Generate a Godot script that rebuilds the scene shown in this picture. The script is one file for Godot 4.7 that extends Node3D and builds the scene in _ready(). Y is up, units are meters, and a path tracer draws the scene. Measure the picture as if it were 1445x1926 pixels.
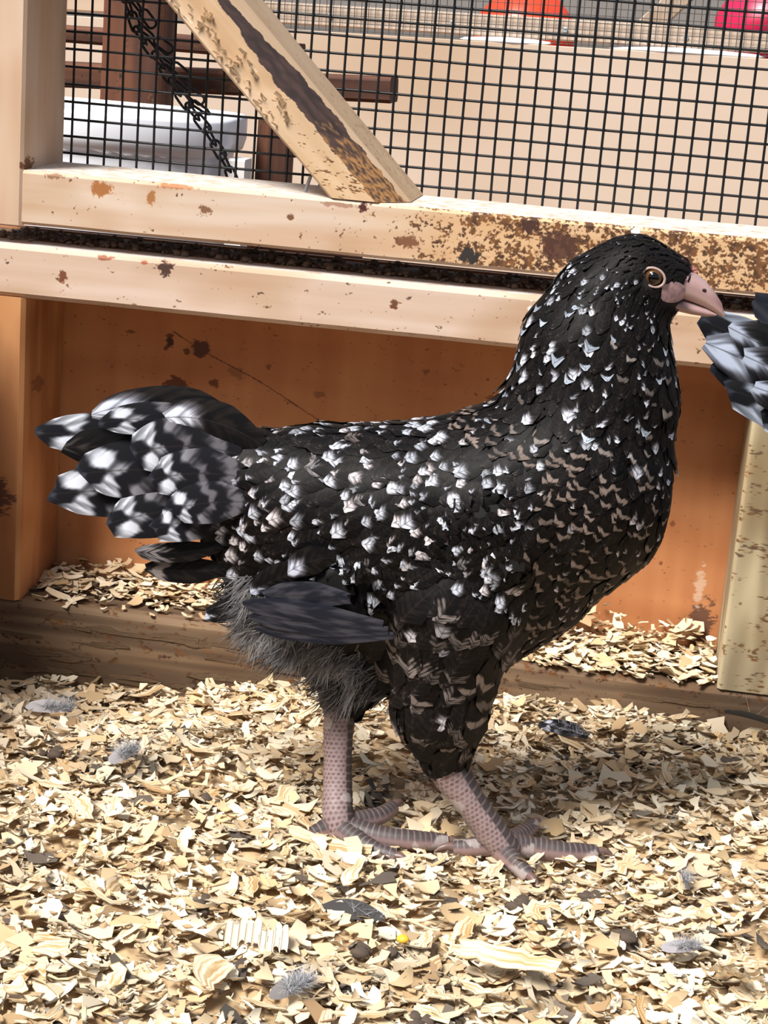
extends Node3D
# A speckled young chicken standing on wood shavings in a pen: lumber divider with wire mesh behind it, another pen beyond.

var rng := RandomNumberGenerator.new()
var nz := FastNoiseLite.new()
var used := {}
var M := {}

# ------------------------------------------------------------------ helpers
func numbered(n: String) -> String:
	if not used.has(n):
		used[n] = 0
		return n
	used[n] += 1
	return "%s_%03d" % [n, used[n]]

func tag(o: Node, label := "", category := "", group := "", kind := "") -> Node:
	if label: o.set_meta("label", label)
	if category: o.set_meta("category", category)
	if group: o.set_meta("group", group)
	if kind: o.set_meta("kind", kind)
	return o

func base(called: String, at := Vector3.ZERO, turn := 0.0) -> Node3D:
	var o := Node3D.new()
	o.name = numbered(called)
	add_child(o)
	o.position = at
	o.rotation.y = turn
	return o

func part(called: String, mesh: Mesh, mat: Material, parent: Node = self, at := Vector3.ZERO) -> MeshInstance3D:
	var o := MeshInstance3D.new()
	o.name = numbered(called) if parent == self else called
	o.mesh = mesh
	if mat: o.material_override = mat
	parent.add_child(o, true)
	o.position = at
	return o

func mat(c: Color, rough := 0.8, tex: Texture2D = null) -> StandardMaterial3D:
	var m := StandardMaterial3D.new()
	m.albedo_color = c
	m.roughness = rough
	m.albedo_texture = tex
	return m

func sm(a: float, b: float, x: float) -> float:
	return smoothstep(a, b, x)

class Geo:
	var v := PackedVector3Array()
	var n := PackedVector3Array()
	var u := PackedVector2Array()
	var c := PackedColorArray()
	var i := PackedInt32Array()
	func add(p: Vector3, nn: Vector3, uv := Vector2.ZERO, col := Color.WHITE) -> int:
		v.append(p); n.append(nn); u.append(uv); c.append(col)
		return v.size() - 1
	func tri(a: int, b: int, d: int) -> void:
		if (v[b] - v[a]).cross(v[d] - v[a]).dot(n[a] + n[b] + n[d]) > 0.0:
			i.append(a); i.append(d); i.append(b)
		else:
			i.append(a); i.append(b); i.append(d)
	func quad(a: int, b: int, d: int, e: int) -> void:
		tri(a, b, d); tri(a, d, e)
	func surface(to: ArrayMesh = null, m: Material = null) -> ArrayMesh:
		var a := []
		a.resize(Mesh.ARRAY_MAX)
		a[Mesh.ARRAY_VERTEX] = v
		a[Mesh.ARRAY_NORMAL] = n
		a[Mesh.ARRAY_TEX_UV] = u
		a[Mesh.ARRAY_COLOR] = c
		a[Mesh.ARRAY_INDEX] = i
		var r := to if to else ArrayMesh.new()
		r.add_surface_from_arrays(Mesh.PRIMITIVE_TRIANGLES, a)
		if m: r.surface_set_material(r.get_surface_count() - 1, m)
		return r

# sweep a round section along points; wide/high are half sizes across and along "up"
func sweep(g: Geo, pts: Array, rad: Array, sides := 10, up := Vector3.UP, flat := 1.0, col := Color.WHITE, closed := true) -> void:
	var first := g.v.size()
	for k in pts.size():
		var t: Vector3 = (pts[mini(k + 1, pts.size() - 1)] - pts[maxi(k - 1, 0)]).normalized()
		var s := t.cross(up)
		if s.length() < 0.01: s = t.cross(Vector3.RIGHT)
		s = s.normalized()
		var w := s.cross(t).normalized()
		for j in sides + 1:
			var a := TAU * j / sides
			var d := s * cos(a) + w * sin(a) * flat
			g.add(pts[k] + d * rad[k], (s * cos(a) * flat + w * sin(a)).normalized(), Vector2(float(j) / sides, float(k) / pts.size()), col)
	for k in pts.size() - 1:
		for j in sides:
			var q := first + k * (sides + 1) + j
			g.quad(q, q + sides + 1, q + sides + 2, q + 1)
	if closed:
		for e in [0, pts.size() - 1]:
			var nn: Vector3 = (pts[0] - pts[1]).normalized() if e == 0 else (pts[-1] - pts[-2]).normalized()
			var ctr := g.add(pts[e], nn, Vector2(0.5, float(e) / pts.size()), col)
			for j in sides:
				g.tri(ctr, first + e * (sides + 1) + j, first + e * (sides + 1) + j + 1)

func ball(g: Geo, at: Vector3, r: Vector3, col := Color.WHITE, rings := 8, sides := 12, rough := 0.0) -> void:
	var first := g.v.size()
	for a in rings + 1:
		for b in sides + 1:
			var th := PI * a / rings
			var ph := TAU * (b % sides) / sides
			var d := Vector3(sin(th) * cos(ph), cos(th), sin(th) * sin(ph))
			var k := 1.0 + rough * nz.get_noise_3dv((d + at * 40.0) * 60.0)
			g.add(at + d * r * k, (d / r).normalized(), Vector2(float(b) / sides, float(a) / rings), col)
	for a in rings:
		for b in sides:
			var q := first + a * (sides + 1) + b
			g.quad(q, q + 1, q + sides + 2, q + sides + 1)

# ------------------------------------------------------------------ lumber
# A sawn board along x from 0 to L; the section is centred; texture goes once along and once around.
func rect_section(h: float, d: float, ch: float) -> Array:
	var y := h / 2
	var z := d / 2
	return [Vector2(-y + ch, z), Vector2(y - ch, z), Vector2(y, z - ch), Vector2(y, -z + ch), Vector2(y - ch, -z), Vector2(-y + ch, -z), Vector2(-y, -z + ch), Vector2(-y, z - ch)]

func board(L: float, prof: Array, seg: int, jit: float, sd: int, cut0 := 0.0, cut1 := 0.0, wane := Vector2.ZERO) -> ArrayMesh:
	var g := Geo.new()
	var peri := [0.0]
	for k in prof.size():
		peri.append(peri[-1] + prof[k].distance_to(prof[(k + 1) % prof.size()]))
	var rows := []
	for s in seg + 1:
		var row := []
		for k in prof.size():
			var q: Vector2 = prof[k]
			var x := L * s / seg
			# mitred ends: shift along x with height
			x += lerpf(cut0, cut1, float(s) / seg) * q.x
			var nn := nz.get_noise_3d(x * 900.0 + sd * 77.0, q.x * 1500.0, q.y * 1500.0)
			var n2 := nz.get_noise_3d(x * 160.0 + sd * 31.0, q.x * 300.0, q.y * 300.0)
			var off := q.normalized() * (nn * jit + n2 * jit * 1.5)
			row.append(Vector3(x, q.x + off.x, q.y + off.y))
		rows.append(row)
	var m := prof.size()
	for s in seg:
		for k in m:
			var k2 := (k + 1) % m
			var a: Vector3 = rows[s][k]
			var b: Vector3 = rows[s + 1][k]
			var c2: Vector3 = rows[s + 1][k2]
			var d: Vector3 = rows[s][k2]
			var nn := (d - a).cross(b - a).normalized()
			var mid := (a + c2) * 0.5 - Vector3((a.x + c2.x) * 0.5, 0, 0)
			if nn.dot(mid) < 0: nn = -nn
			var va: float = peri[k] / peri[m]
			var vb: float = peri[k + 1] / peri[m]
			var u0 := float(s) / seg
			var u1 := float(s + 1) / seg
			var q := g.add(a, nn, Vector2(u0, va))
			g.add(b, nn, Vector2(u1, va)); g.add(c2, nn, Vector2(u1, vb)); g.add(d, nn, Vector2(u0, vb))
			g.quad(q, q + 1, q + 2, q + 3)
	for e in [0, seg]:
		var nn := Vector3(-1 if e == 0 else 1, 0, 0)
		var ctr := Vector3.ZERO
		for p in rows[e]: ctr += p
		var q := g.add(ctr / m, nn, Vector2(0.01 if e == 0 else 0.99, 0.1))
		for k in m:
			g.add(rows[e][k], nn, Vector2(0.03 if e == 0 else 0.97, 0.05 + 0.1 * k / m))
		for k in m:
			g.tri(q, q + 1 + k, q + 1 + (k + 1) % m)
	return g.surface()

# wood picture: grain along u, growth figure, specks, stains [u, v, radius_u, radius_v, colour, strength] and dirt bands [v from, v to, base density, added density, ramp u from, ramp u to]
func wood(w: int, h: int, light: Color, dark: Color, sd: int, stains := [], dirt := [], figure := 1.0, dirt_col := Color(0.2, 0.11, 0.06), dirt_scale := 1.0, upright := false) -> ImageTexture:
	var im := Image.create(w, h, false, Image.FORMAT_RGB8)
	nz.seed = sd
	for y in h:
		var wy := nz.get_noise_1d(y * 3.0)
		for x in w:
			var u := float(x) / w
			var v := float(y) / h
			var gx := y if upright else x
			var gy := x if upright else y
			var g1 := nz.get_noise_2d(gx * 0.35, gy * 6.0)
			var g2 := nz.get_noise_2d(gx * 0.12 + 900.0, gy * 2.0 + 40.0 * nz.get_noise_2d(gx * 0.15, gy * 0.4))
			var f := 0.5 + 0.45 * g1 * figure + 0.75 * g2 * figure + 0.12 * wy
			var c := light.lerp(dark, clampf(f, 0, 1))
			var big := nz.get_noise_2d(x * 0.5 + 5000.0, y * 0.8)
			c = c.lerp(Color(c.r * 0.9, c.g * 0.84, c.b * 0.76), clampf(big * 1.2, 0, 1))
			if dirt:
				var dn := 0.0
				for b in dirt:
					if v >= b[0] and v < b[1]:
						dn = b[2] + b[3] * sm(b[4], b[5], u)
						if b[3] > 0.2: c = c.lerp(Color(0.82, 0.63, 0.40), clampf(dn * 0.55, 0, 0.6))
						break
				if dn > 0.0:
					var s := nz.get_noise_2d(x * 10.0 * dirt_scale + 300.0, y * 14.0 * dirt_scale) * 0.45 + nz.get_noise_2d(x * 24.0 * dirt_scale, y * 30.0 * dirt_scale + 700.0) * 0.3 + nz.get_noise_2d(x * 3.0 * dirt_scale + 70.0, y * 4.0 * dirt_scale) * 0.45
					var t := sm(0.50 - dn * 0.62, 0.62 - dn * 0.62, s)
					var tone := 0.55 + 0.8 * nz.get_noise_2d(x * 6.0, y * 6.0 + 90.0)
					c = c.lerp(dirt_col.lerp(Color(0.45, 0.28, 0.13), clampf(tone, 0, 1)), t * 0.92)
			im.set_pixel(x, y, c)
	for st in stains:
		var x0: int = maxi(0, int((st[0] - st[2] * 1.6) * w))
		var x1: int = mini(w - 1, int((st[0] + st[2] * 1.6) * w))
		var y0: int = maxi(0, int((st[1] - st[3] * 1.6) * h))
		var y1: int = mini(h - 1, int((st[1] + st[3] * 1.6) * h))
		for y in range(y0, y1 + 1):
			for x in range(x0, x1 + 1):
				var d := Vector2((float(x) / w - st[0]) / st[2], (float(y) / h - st[1]) / st[3]).length()
				d += nz.get_noise_2d(x * 9.0, y * 9.0) * 0.5 + nz.get_noise_2d(x * 28.0, y * 28.0) * 0.35
				var k: float = (1.0 - sm(0.75, 1.0, d)) * st[5]
				if k > 0: im.set_pixel(x, y, im.get_pixel(x, y).lerp(st[4], k))
	nz.seed = 1
	return ImageTexture.create_from_image(im)

# whitening over one face of a board, in patches with the wood showing through
func whitened(tex: ImageTexture, v0: float, v1: float, col: Color, most: float) -> ImageTexture:
	var im := tex.get_image()
	for y in range(int(v0 * im.get_height()), int(v1 * im.get_height())):
		for x in im.get_width():
			var n := nz.get_noise_2d(x * 3.0, y * 5.0) + 0.5 * nz.get_noise_2d(x * 14.0, y * 20.0)
			im.set_pixel(x, y, im.get_pixel(x, y).lerp(col, most * clampf(0.75 + n, 0, 1)))
	return ImageTexture.create_from_image(im)

func wood_mat(tex: Texture2D, rough := 0.78) -> StandardMaterial3D:
	var m := mat(Color.WHITE, rough, tex)
	m.heightmap_enabled = true
	m.heightmap_texture = tex
	m.heightmap_scale = 0.05
	return m

# ------------------------------------------------------------------ the chicken
# bones: name, from, to, radius from, radius to, sideways squeeze, feather flow (x, y), feather length, width, spacing, style
var bones := []
var bz := []

func setup_bones() -> void:
	bones = [
	["rump", Vector3(-0.1133, 0.2591, 0), Vector3(-0.0732, 0.2446, 0), 0.0275, 0.0479, 0.80, Vector2(-1, -0.12), 0.020, 0.0115, 0.0062, "back"],
	["back", Vector3(-0.0732, 0.2446, 0), Vector3(-0.0246, 0.2413, 0), 0.0479, 0.0545, 0.86, Vector2(-1, -0.42), 0.0185, 0.0112, 0.0050, "back"],
	["trunk", Vector3(-0.0246, 0.2413, 0), Vector3(0.0259, 0.2517, 0), 0.0545, 0.0575, 0.90, Vector2(-1, -0.55), 0.0175, 0.0108, 0.0048, "back"],
	["breast", Vector3(0.0259, 0.2517, 0), Vector3(0.0656, 0.2705, 0), 0.0569, 0.0587, 0.88, Vector2(-0.6, -1), 0.015, 0.0095, 0.0048, "breast"],
	["neckbase", Vector3(0.0652, 0.2735, 0), Vector3(0.0747, 0.3202, 0), 0.0557, 0.0443, 0.85, Vector2(-0.35, -1), 0.018, 0.0095, 0.0050, "hackle"],
	["neck", Vector3(0.0747, 0.3202, 0), Vector3(0.0732, 0.3515, 0), 0.0437, 0.0383, 0.85, Vector2(-0.25, -1), 0.017, 0.0085, 0.0045, "hackle"],
	["nape", Vector3(0.0732, 0.3515, 0), Vector3(0.0793, 0.3762, 0), 0.0377, 0.0281, 0.85, Vector2(-0.45, -1), 0.0105, 0.0048, 0.0028, "nape"],
	["skull", Vector3(0.0793, 0.3762, 0), Vector3(0.0908, 0.3883, 0), 0.0281, 0.0228, 0.80, Vector2(-1, -0.7), 0.0058, 0.0026, 0.0018, "head"],
	["face", Vector3(0.0908, 0.3883, 0), Vector3(0.1062, 0.3866, 0), 0.0222, 0.0126, 0.80, Vector2(-1, -0.45), 0.0042, 0.0020, 0.0014, "head"],
	["forehead", Vector3(0.1040, 0.3955, 0), Vector3(0.1150, 0.3965, 0), 0.0095, 0.0048, 0.80, Vector2(-1, 0.25), 0.0040, 0.0020, 0.0014, "head"],
	["belly", Vector3(-0.0339, 0.2041, 0), Vector3(-0.0814, 0.1841, 0), 0.0389, 0.0263, 0.95, Vector2(-1, -0.7), 0.024, 0.0150, 0.0068, "thigh"],
	["keel", Vector3(0.0639, 0.2581, 0), Vector3(0.0455, 0.2215, 0), 0.0533, 0.0407, 0.85, Vector2(-0.6, -1), 0.015, 0.0100, 0.0048, "breast"],
	["keel", Vector3(0.0455, 0.2215, 0), Vector3(0.0086, 0.1814, 0), 0.0407, 0.0365, 0.85, Vector2(-0.6, -1), 0.015, 0.0100, 0.0050, "breast"],
	["vent", Vector3(-0.1207, 0.2404, 0), Vector3(-0.0890, 0.2028, 0), 0.0233, 0.0314, 0.80, Vector2(-1, -0.5), 0.021, 0.0120, 0.0062, "back"],
	["belly", Vector3(-0.0234, 0.1691, -0.004), Vector3(-0.0512, 0.1480, -0.008), 0.0323, 0.0186, 0.80, Vector2(-0.7, -1), 0.024, 0.0150, 0.0066, "thigh"],
	["tailbase", Vector3(-0.1103, 0.2593, 0), Vector3(-0.1375, 0.2633, 0), 0.0254, 0.0165, 0.70, Vector2(-1, 0.0), 0.032, 0.019, 0.0095, "rump"],
	["thigh", Vector3(0.0055, 0.2031, 0.026), Vector3(0.0041, 0.1418, 0.024), 0.0404, 0.0239, 0.80, Vector2(-0.35, -1), 0.026, 0.0175, 0.0068, "thigh"],
	["drum", Vector3(0.0041, 0.1418, 0.024), Vector3(0.0106, 0.1088, 0.018), 0.0239, 0.0132, 0.85, Vector2(0.1, -1), 0.019, 0.0130, 0.0055, "thigh"],
	["far_thigh", Vector3(-0.0316, 0.1664, -0.026), Vector3(-0.0500, 0.1260, -0.018), 0.0299, 0.0126, 0.80, Vector2(-0.4, -1), 0.017, 0.010, 0.0065, "thigh"],
	["wing", Vector3(0.0240, 0.2500, 0.046), Vector3(-0.0571, 0.2118, 0.040), 0.0314, 0.0186, 0.25, Vector2(-1, -0.5), 0.0170, 0.0108, 0.0048, "wing"],
	["far_wing", Vector3(0.0240, 0.2500, -0.046), Vector3(-0.0571, 0.2118, -0.040), 0.0314, 0.0186, 0.25, Vector2(-1, -0.5), 0.018, 0.011, 0.0075, "wing"],
	]
	for b in bones:
		var ba: Vector3 = b[2] - b[1]
		bz.append([b[1], ba, 1.0 / ba.dot(ba), b[3], b[4] - b[3], 1.0 / b[5], 0.004 if String(b[0]).ends_with("wing") else 0.012])

func body_d(p: Vector3) -> float:
	var d := 1.0
	for b in bz:
		var q: Vector3 = p - b[0]
		var ba: Vector3 = b[1]
		var h: float = clampf((q.x * ba.x + q.y * ba.y + q.z * ba.z) * b[2], 0.0, 1.0)
		q -= ba * h
		q.z *= b[5]
		var e: float = q.length() - b[3] - b[4] * h
		var k: float = b[6]
		var t: float = k - absf(d - e)
		d = minf(d, e)
		if t > 0.0: d -= t * t / (4.0 * k)
	return d

func body_n(p: Vector3) -> Vector3:
	var e := 0.0008
	var a := body_d(p + Vector3(e, -e, -e))
	var b := body_d(p + Vector3(-e, -e, e))
	var c := body_d(p + Vector3(-e, e, -e))
	var d := body_d(p + Vector3(e, e, e))
	return Vector3(a - b - c + d, -a - b + c + d, -a + b - c + d).normalized()

func nearest_bone(p: Vector3) -> int:
	var best := 0
	var bd := 1e9
	for k in bz.size():
		var b = bz[k]
		var q: Vector3 = p - b[0]
		var h: float = clampf(q.dot(b[1]) * b[2], 0, 1)
		q -= b[1] * h
		q.z *= b[5]
		var e: float = q.length() - b[3] - b[4] * h
		if e < bd:
			bd = e
			best = k
	return best

func surface_nets(lo: Vector3, hi: Vector3, cell: float) -> Geo:
	var g := Geo.new()
	var nx := int(ceil((hi.x - lo.x) / cell)) + 1
	var ny := int(ceil((hi.y - lo.y) / cell)) + 1
	var nzz := int(ceil((hi.z - lo.z) / cell)) + 1
	var f := PackedFloat32Array()
	f.resize(nx * ny * nzz)
	# whole blocks of four cells are skipped where the surface is far away
	f.fill(1.0)
	var B := 4
	for bx in range(0, nx, B):
		for by in range(0, ny, B):
			for bw in range(0, nzz, B):
				var dc := body_d(lo + Vector3(bx + 1.5, by + 1.5, bw + 1.5) * cell)
				var far := absf(dc) > cell * 9.0
				for x in range(bx, mini(bx + B, nx)):
					for y in range(by, mini(by + B, ny)):
						for z in range(bw, mini(bw + B, nzz)):
							f[(x * ny + y) * nzz + z] = dc if far else body_d(lo + Vector3(x, y, z) * cell)
	var at := PackedInt32Array()
	at.resize(nx * ny * nzz)
	at.fill(-1)
	for x in nx - 1:
		for y in ny - 1:
			for z in nzz - 1:
				var i0 := (x * ny + y) * nzz + z
				var s := 0
				for c in 8:
					if f[i0 + ((c & 1) * ny + ((c >> 1) & 1)) * nzz + (c >> 2)] < 0.0: s += 1
				if s == 0 or s == 8: continue
				var p := lo + Vector3(x + 0.5, y + 0.5, z + 0.5) * cell
				for r in 2:
					p -= body_n(p) * body_d(p)
				var nn := body_n(p)
				at[i0] = g.add(p - nn * 0.0012, nn)
	for x in range(1, nx - 1):
		for y in range(1, ny - 1):
			for z in range(1, nzz - 1):
				var i0 := (x * ny + y) * nzz + z
				var ins := f[i0] < 0.0
				var steps := [ny * nzz, nzz, 1]
				for ax in 3:
					if (f[i0 + steps[ax]] < 0.0) == ins: continue
					var s1: int = steps[(ax + 1) % 3]
					var s2: int = steps[(ax + 2) % 3]
					var q := [at[i0], at[i0 - s1], at[i0 - s1 - s2], at[i0 - s2]]
					if q.min() < 0: continue
					if ins: g.quad(q[0], q[1], q[2], q[3])
					else: g.quad(q[3], q[2], q[1], q[0])
	return g

# feather pictures: eight tiles, four across and two down; root at the top of a tile
func feather_atlas() -> ImageTexture:
	var tw := 128
	var th := 192
	var im := Image.create(tw * 4, th * 2, false, Image.FORMAT_RGB8)
	for ti in 8:
		for y in th:
			for x in tw:
				var s := (x + 0.5) / tw * 2.0 - 1.0
				var t := (y + 0.5) / th
				var a := absf(s)
				var q := t + 0.22 * a
				var barb := nz.get_noise_2d(q * 900.0, s * 60.0 + ti * 500.0)
				var fine := nz.get_noise_2d(q * 2600.0 + 99.0, s * 90.0 + ti * 300.0)
				var slow := nz.get_noise_2d(t * 260.0 + ti * 911.0, s * 130.0)
				var e := barb * 0.055 + fine * 0.035 + slow * 0.09
				var skew := 0.05 * s
				var black := Color(0.055, 0.052, 0.058)
				var brown := Color(0.125, 0.108, 0.10)
				var white := Color(0.86, 0.88, 0.93)
				var grey := Color(0.45, 0.44, 0.47)
				var c := black.lerp(brown, clampf(0.35 + barb * 1.1 + slow, 0, 1))
				match ti:
					0:
						var d0 := Vector2((s + skew * 2.0) / 0.85, (t - 0.86) / 0.24).length() - e * 2.2
						c = c.lerp(grey, (1.0 - sm(0.75, 1.25, d0)) * 0.7).lerp(white, (1.0 - sm(0.45, 0.95, d0)) * clampf(0.95 + barb * 0.7 + fine * 0.5, 0, 1))
					1:
						var q0 := t - 0.22 * a - skew + e
						c = c.lerp(grey, sm(0.70, 0.84, q0) * 0.5).lerp(white, sm(0.78, 0.90, q0) * 0.9)
					2:
						c = c.lerp(brown, clampf(fine + 0.1, 0, 0.5))
						c = c.lerp(Color(0.26, 0.24, 0.24), sm(0.80, 0.98, t - 0.1 * a + e) * clampf(0.5 + barb * 2.0, 0, 1))
					3:
						# soft grey tip half, streaked by the barbs
						var k := sm(0.60, 0.82, t + 0.10 * a * a + slow * 0.2 + barb * 0.10) * (1.0 - 0.5 * sm(0.94, 1.0, t))
						c = c.lerp(Color(0.52, 0.50, 0.50), k * clampf(0.75 + barb * 1.0 + fine * 0.6, 0, 1))
					4:
						var q0 := t + 0.10 * a * a + skew + e * 0.8
						var k := sm(0.70, 0.80, q0) * (1.0 - sm(0.86, 0.96, q0))
						c = c.lerp(Color(0.58, 0.54, 0.52), k * 0.9)
					5:
						var d0 := Vector2((s - skew * 2.0) / 1.25, (t - 0.90 + 0.14 * a * a) / 0.15).length() - e * 2.8
						c = c.lerp(Color(0.78, 0.83, 0.90), (1.0 - sm(0.55, 1.05, d0)) * clampf(0.95 + barb * 0.6, 0, 1))
					6:
						var ph := (t - 0.12 * a + slow * 0.10 + barb * 0.03) * 3.6
						var k := sm(0.25, 0.8, absf(fposmod(ph + 0.30, 1.0) - 0.5) * 2.0)
						var lit := Color(0.40, 0.39, 0.41).lerp(Color(0.90, 0.92, 0.96), sm(0.50, 0.88, t))
						c = Color(0.10, 0.10, 0.115).lerp(lit, k * clampf(0.9 + barb * 0.8, 0, 1))
						c = c.lerp(Color(0.20, 0.21, 0.25), sm(0.93, 0.97, t + e * 0.3))
					7:
						c = Color(0.13, 0.14, 0.17).lerp(Color(0.27, 0.265, 0.285), clampf(0.4 + barb * 0.45 + slow * 1.4, 0, 1))
						c = c.lerp(Color(0.36, 0.32, 0.29), sm(0.86, 0.98, s) * 0.7)
				if a < 0.03: c = c.lerp(Color(0.2, 0.18, 0.17), 0.4)
				im.set_pixel((ti % 4) * tw + x, (ti / 4) * th + y, c)
	return ImageTexture.create_from_image(im)

func feather(g: Geo, ctr: Array, nor: Array, width: float, tile: int, tint: Color, shape := 0, droop := 0.05) -> void:
	# ctr: points from root to tip, nor: surface normals there
	var rows := ctr.size()
	var first := g.v.size()
	var tu := Vector2(tile % 4, tile / 4)
	var flip := 1.0 if rng.randf() < 0.5 else -1.0
	var slide := rng.randf_range(-0.07, 0.05) if shape == 0 else 0.0
	var wide := rng.randf_range(0.75, 1.0) if shape == 0 else 1.0
	for r in rows:
		var t := float(r) / (rows - 1)
		var dirv: Vector3 = (ctr[mini(r + 1, rows - 1)] - ctr[maxi(r - 1, 0)]).normalized()
		var nn: Vector3 = nor[r]
		var s := dirv.cross(nn).normalized()
		var w := 0.0
		if shape == 0: w = (0.45 + 0.75 * t) * sqrt(maxf(0.0, 1.0 - pow(maxf(0.0, (t - 0.45) / 0.56), 2.4)))
		elif shape == 1: w = minf(1.0, 0.35 + 1.6 * t) * sqrt(maxf(0.0, 1.0 - pow(t / 1.01, 5.0)))
		else: w = minf(1.0, 0.45 + 2.2 * t) * pow(maxf(0.0, 1.0 - pow(t, 3.0)), 0.8)
		w = w * width * 0.5
		for k in 3:
			var side := k - 1.0
			var ragged := 1.0
			var pos: Vector3 = ctr[r] + s * side * w * ragged - nn * absf(side) * width * droop
			if r >= rows - 2 and side != 0.0: pos += dirv * width * rng.randf_range(-0.12, 0.12)
			g.add(pos, (nn + s * side * 0.16).normalized(), (tu + Vector2(0.04 + 0.92 * (0.5 + flip * wide * side * 0.5 * minf(1.0, w / (width * 0.5) + 0.15)), 0.03 + 0.94 * clampf(t + slide * t, 0.0, 1.0))) / Vector2(4, 2), tint)
	for r in rows - 1:
		for k in 2:
			var q := first + r * 3 + k
			g.quad(q, q + 1, q + 4, q + 3)

func quill(g: Geo, a: Vector3, m: Vector3, b: Vector3, width: float, face: Vector3, tile: int, tint: Color, shape := 1, rows := 12, droop := 0.1) -> void:
	var ctr := []
	var nor := []
	for r in rows:
		var t := float(r) / (rows - 1)
		ctr.append(a * (1 - t) * (1 - t) + m * 2.0 * t * (1 - t) + b * t * t)
		nor.append(face)
	feather(g, ctr, nor, width, tile, tint, shape, droop)

func leg_tube(g: Geo, pts: Array, rad: Array, around: int, per: float, ground_toe := false) -> void:
	# scaly skin: rows of raised scales, pale between and darker on the scale, real relief
	var path := Curve3D.new()
	path.bake_interval = 0.001
	for k in pts.size():
		var tin: Vector3 = (pts[mini(k + 1, pts.size() - 1)] - pts[maxi(k - 1, 0)]) / 6.0
		path.add_point(pts[k], -tin, tin)
	var L := path.get_baked_length()
	var rings := maxi(8, int(L / 0.0007))
	var sides := 28 if ground_toe else 80
	var first := g.v.size()
	for r in rings + 1:
		var s := L * r / rings
		var p := path.sample_baked(s)
		var t := (path.sample_baked(minf(L, s + 0.001)) - path.sample_baked(maxf(0, s - 0.001))).normalized()
		var fw := Vector3(1, 0, 0) if not ground_toe else Vector3.UP
		var side := t.cross(fw).normalized()
		var front := side.cross(t).normalized()
		var kf := float(r) / rings * (rad.size() - 1)
		var rr: float = lerpf(rad[int(kf)], rad[mini(int(kf) + 1, rad.size() - 1)], kf - int(kf))
		if r == rings: rr *= 0.4
		for j in sides + 1:
			var a := TAU * (j % sides) / sides
			var d := front * cos(a) + side * sin(a)
			var h := 0.0
			var c := Color(0.25, 0.165, 0.16)
			var frontness := cos(a)
			if ground_toe or frontness > 0.62:
				var ph := fposmod(s / per, 1.0)
				h = (1.0 - pow(ph, 3.0)) * 0.5
				var band := sm(0.0, 0.18, ph) * (1.0 - sm(0.8, 1.0, ph))
				var top := sm(0.1, 0.6, frontness)
				c = c.lerp(Color(0.05, 0.04, 0.042), clampf(band * 0.85 + 0.25, 0, 1) * top)
			else:
				var row := floorf(s / (per * 0.52))
				var v := fposmod(s / (per * 0.52), 1.0) - 0.5
				var uu := fposmod(a / TAU * around + 0.5 * fposmod(row, 2.0), 1.0) - 0.5
				var dd := sqrt(uu * uu + v * v * 1.2)
				h = 0.5 - dd
				var k := 1.0 - sm(0.22, 0.46, dd + nz.get_noise_2d(s * 40000.0, a * 90.0) * 0.15)
				c = Color(0.29, 0.215, 0.215).lerp(Color(0.085, 0.042, 0.04), k * (0.75 + 0.3 * nz.get_noise_2d(row * 37.0, floorf(a * 3.0) * 21.0)))
			if nz.get_noise_3d(p.x * 4000.0, p.y * 4000.0, a * 20.0) > 0.25: c = c.lerp(Color(0.46, 0.41, 0.39), 0.5)
			g.add(p + d * (rr + h * 0.0007 + 0.0006 * nz.get_noise_3d(p.x * 9000.0, p.y * 9000.0, a * 60.0)), d, Vector2(0, 0), c)
	for r in rings:
		for j in sides:
			var q := first + r * (sides + 1) + j
			g.quad(q, q + sides + 1, q + sides + 2, q + 1)

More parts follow.
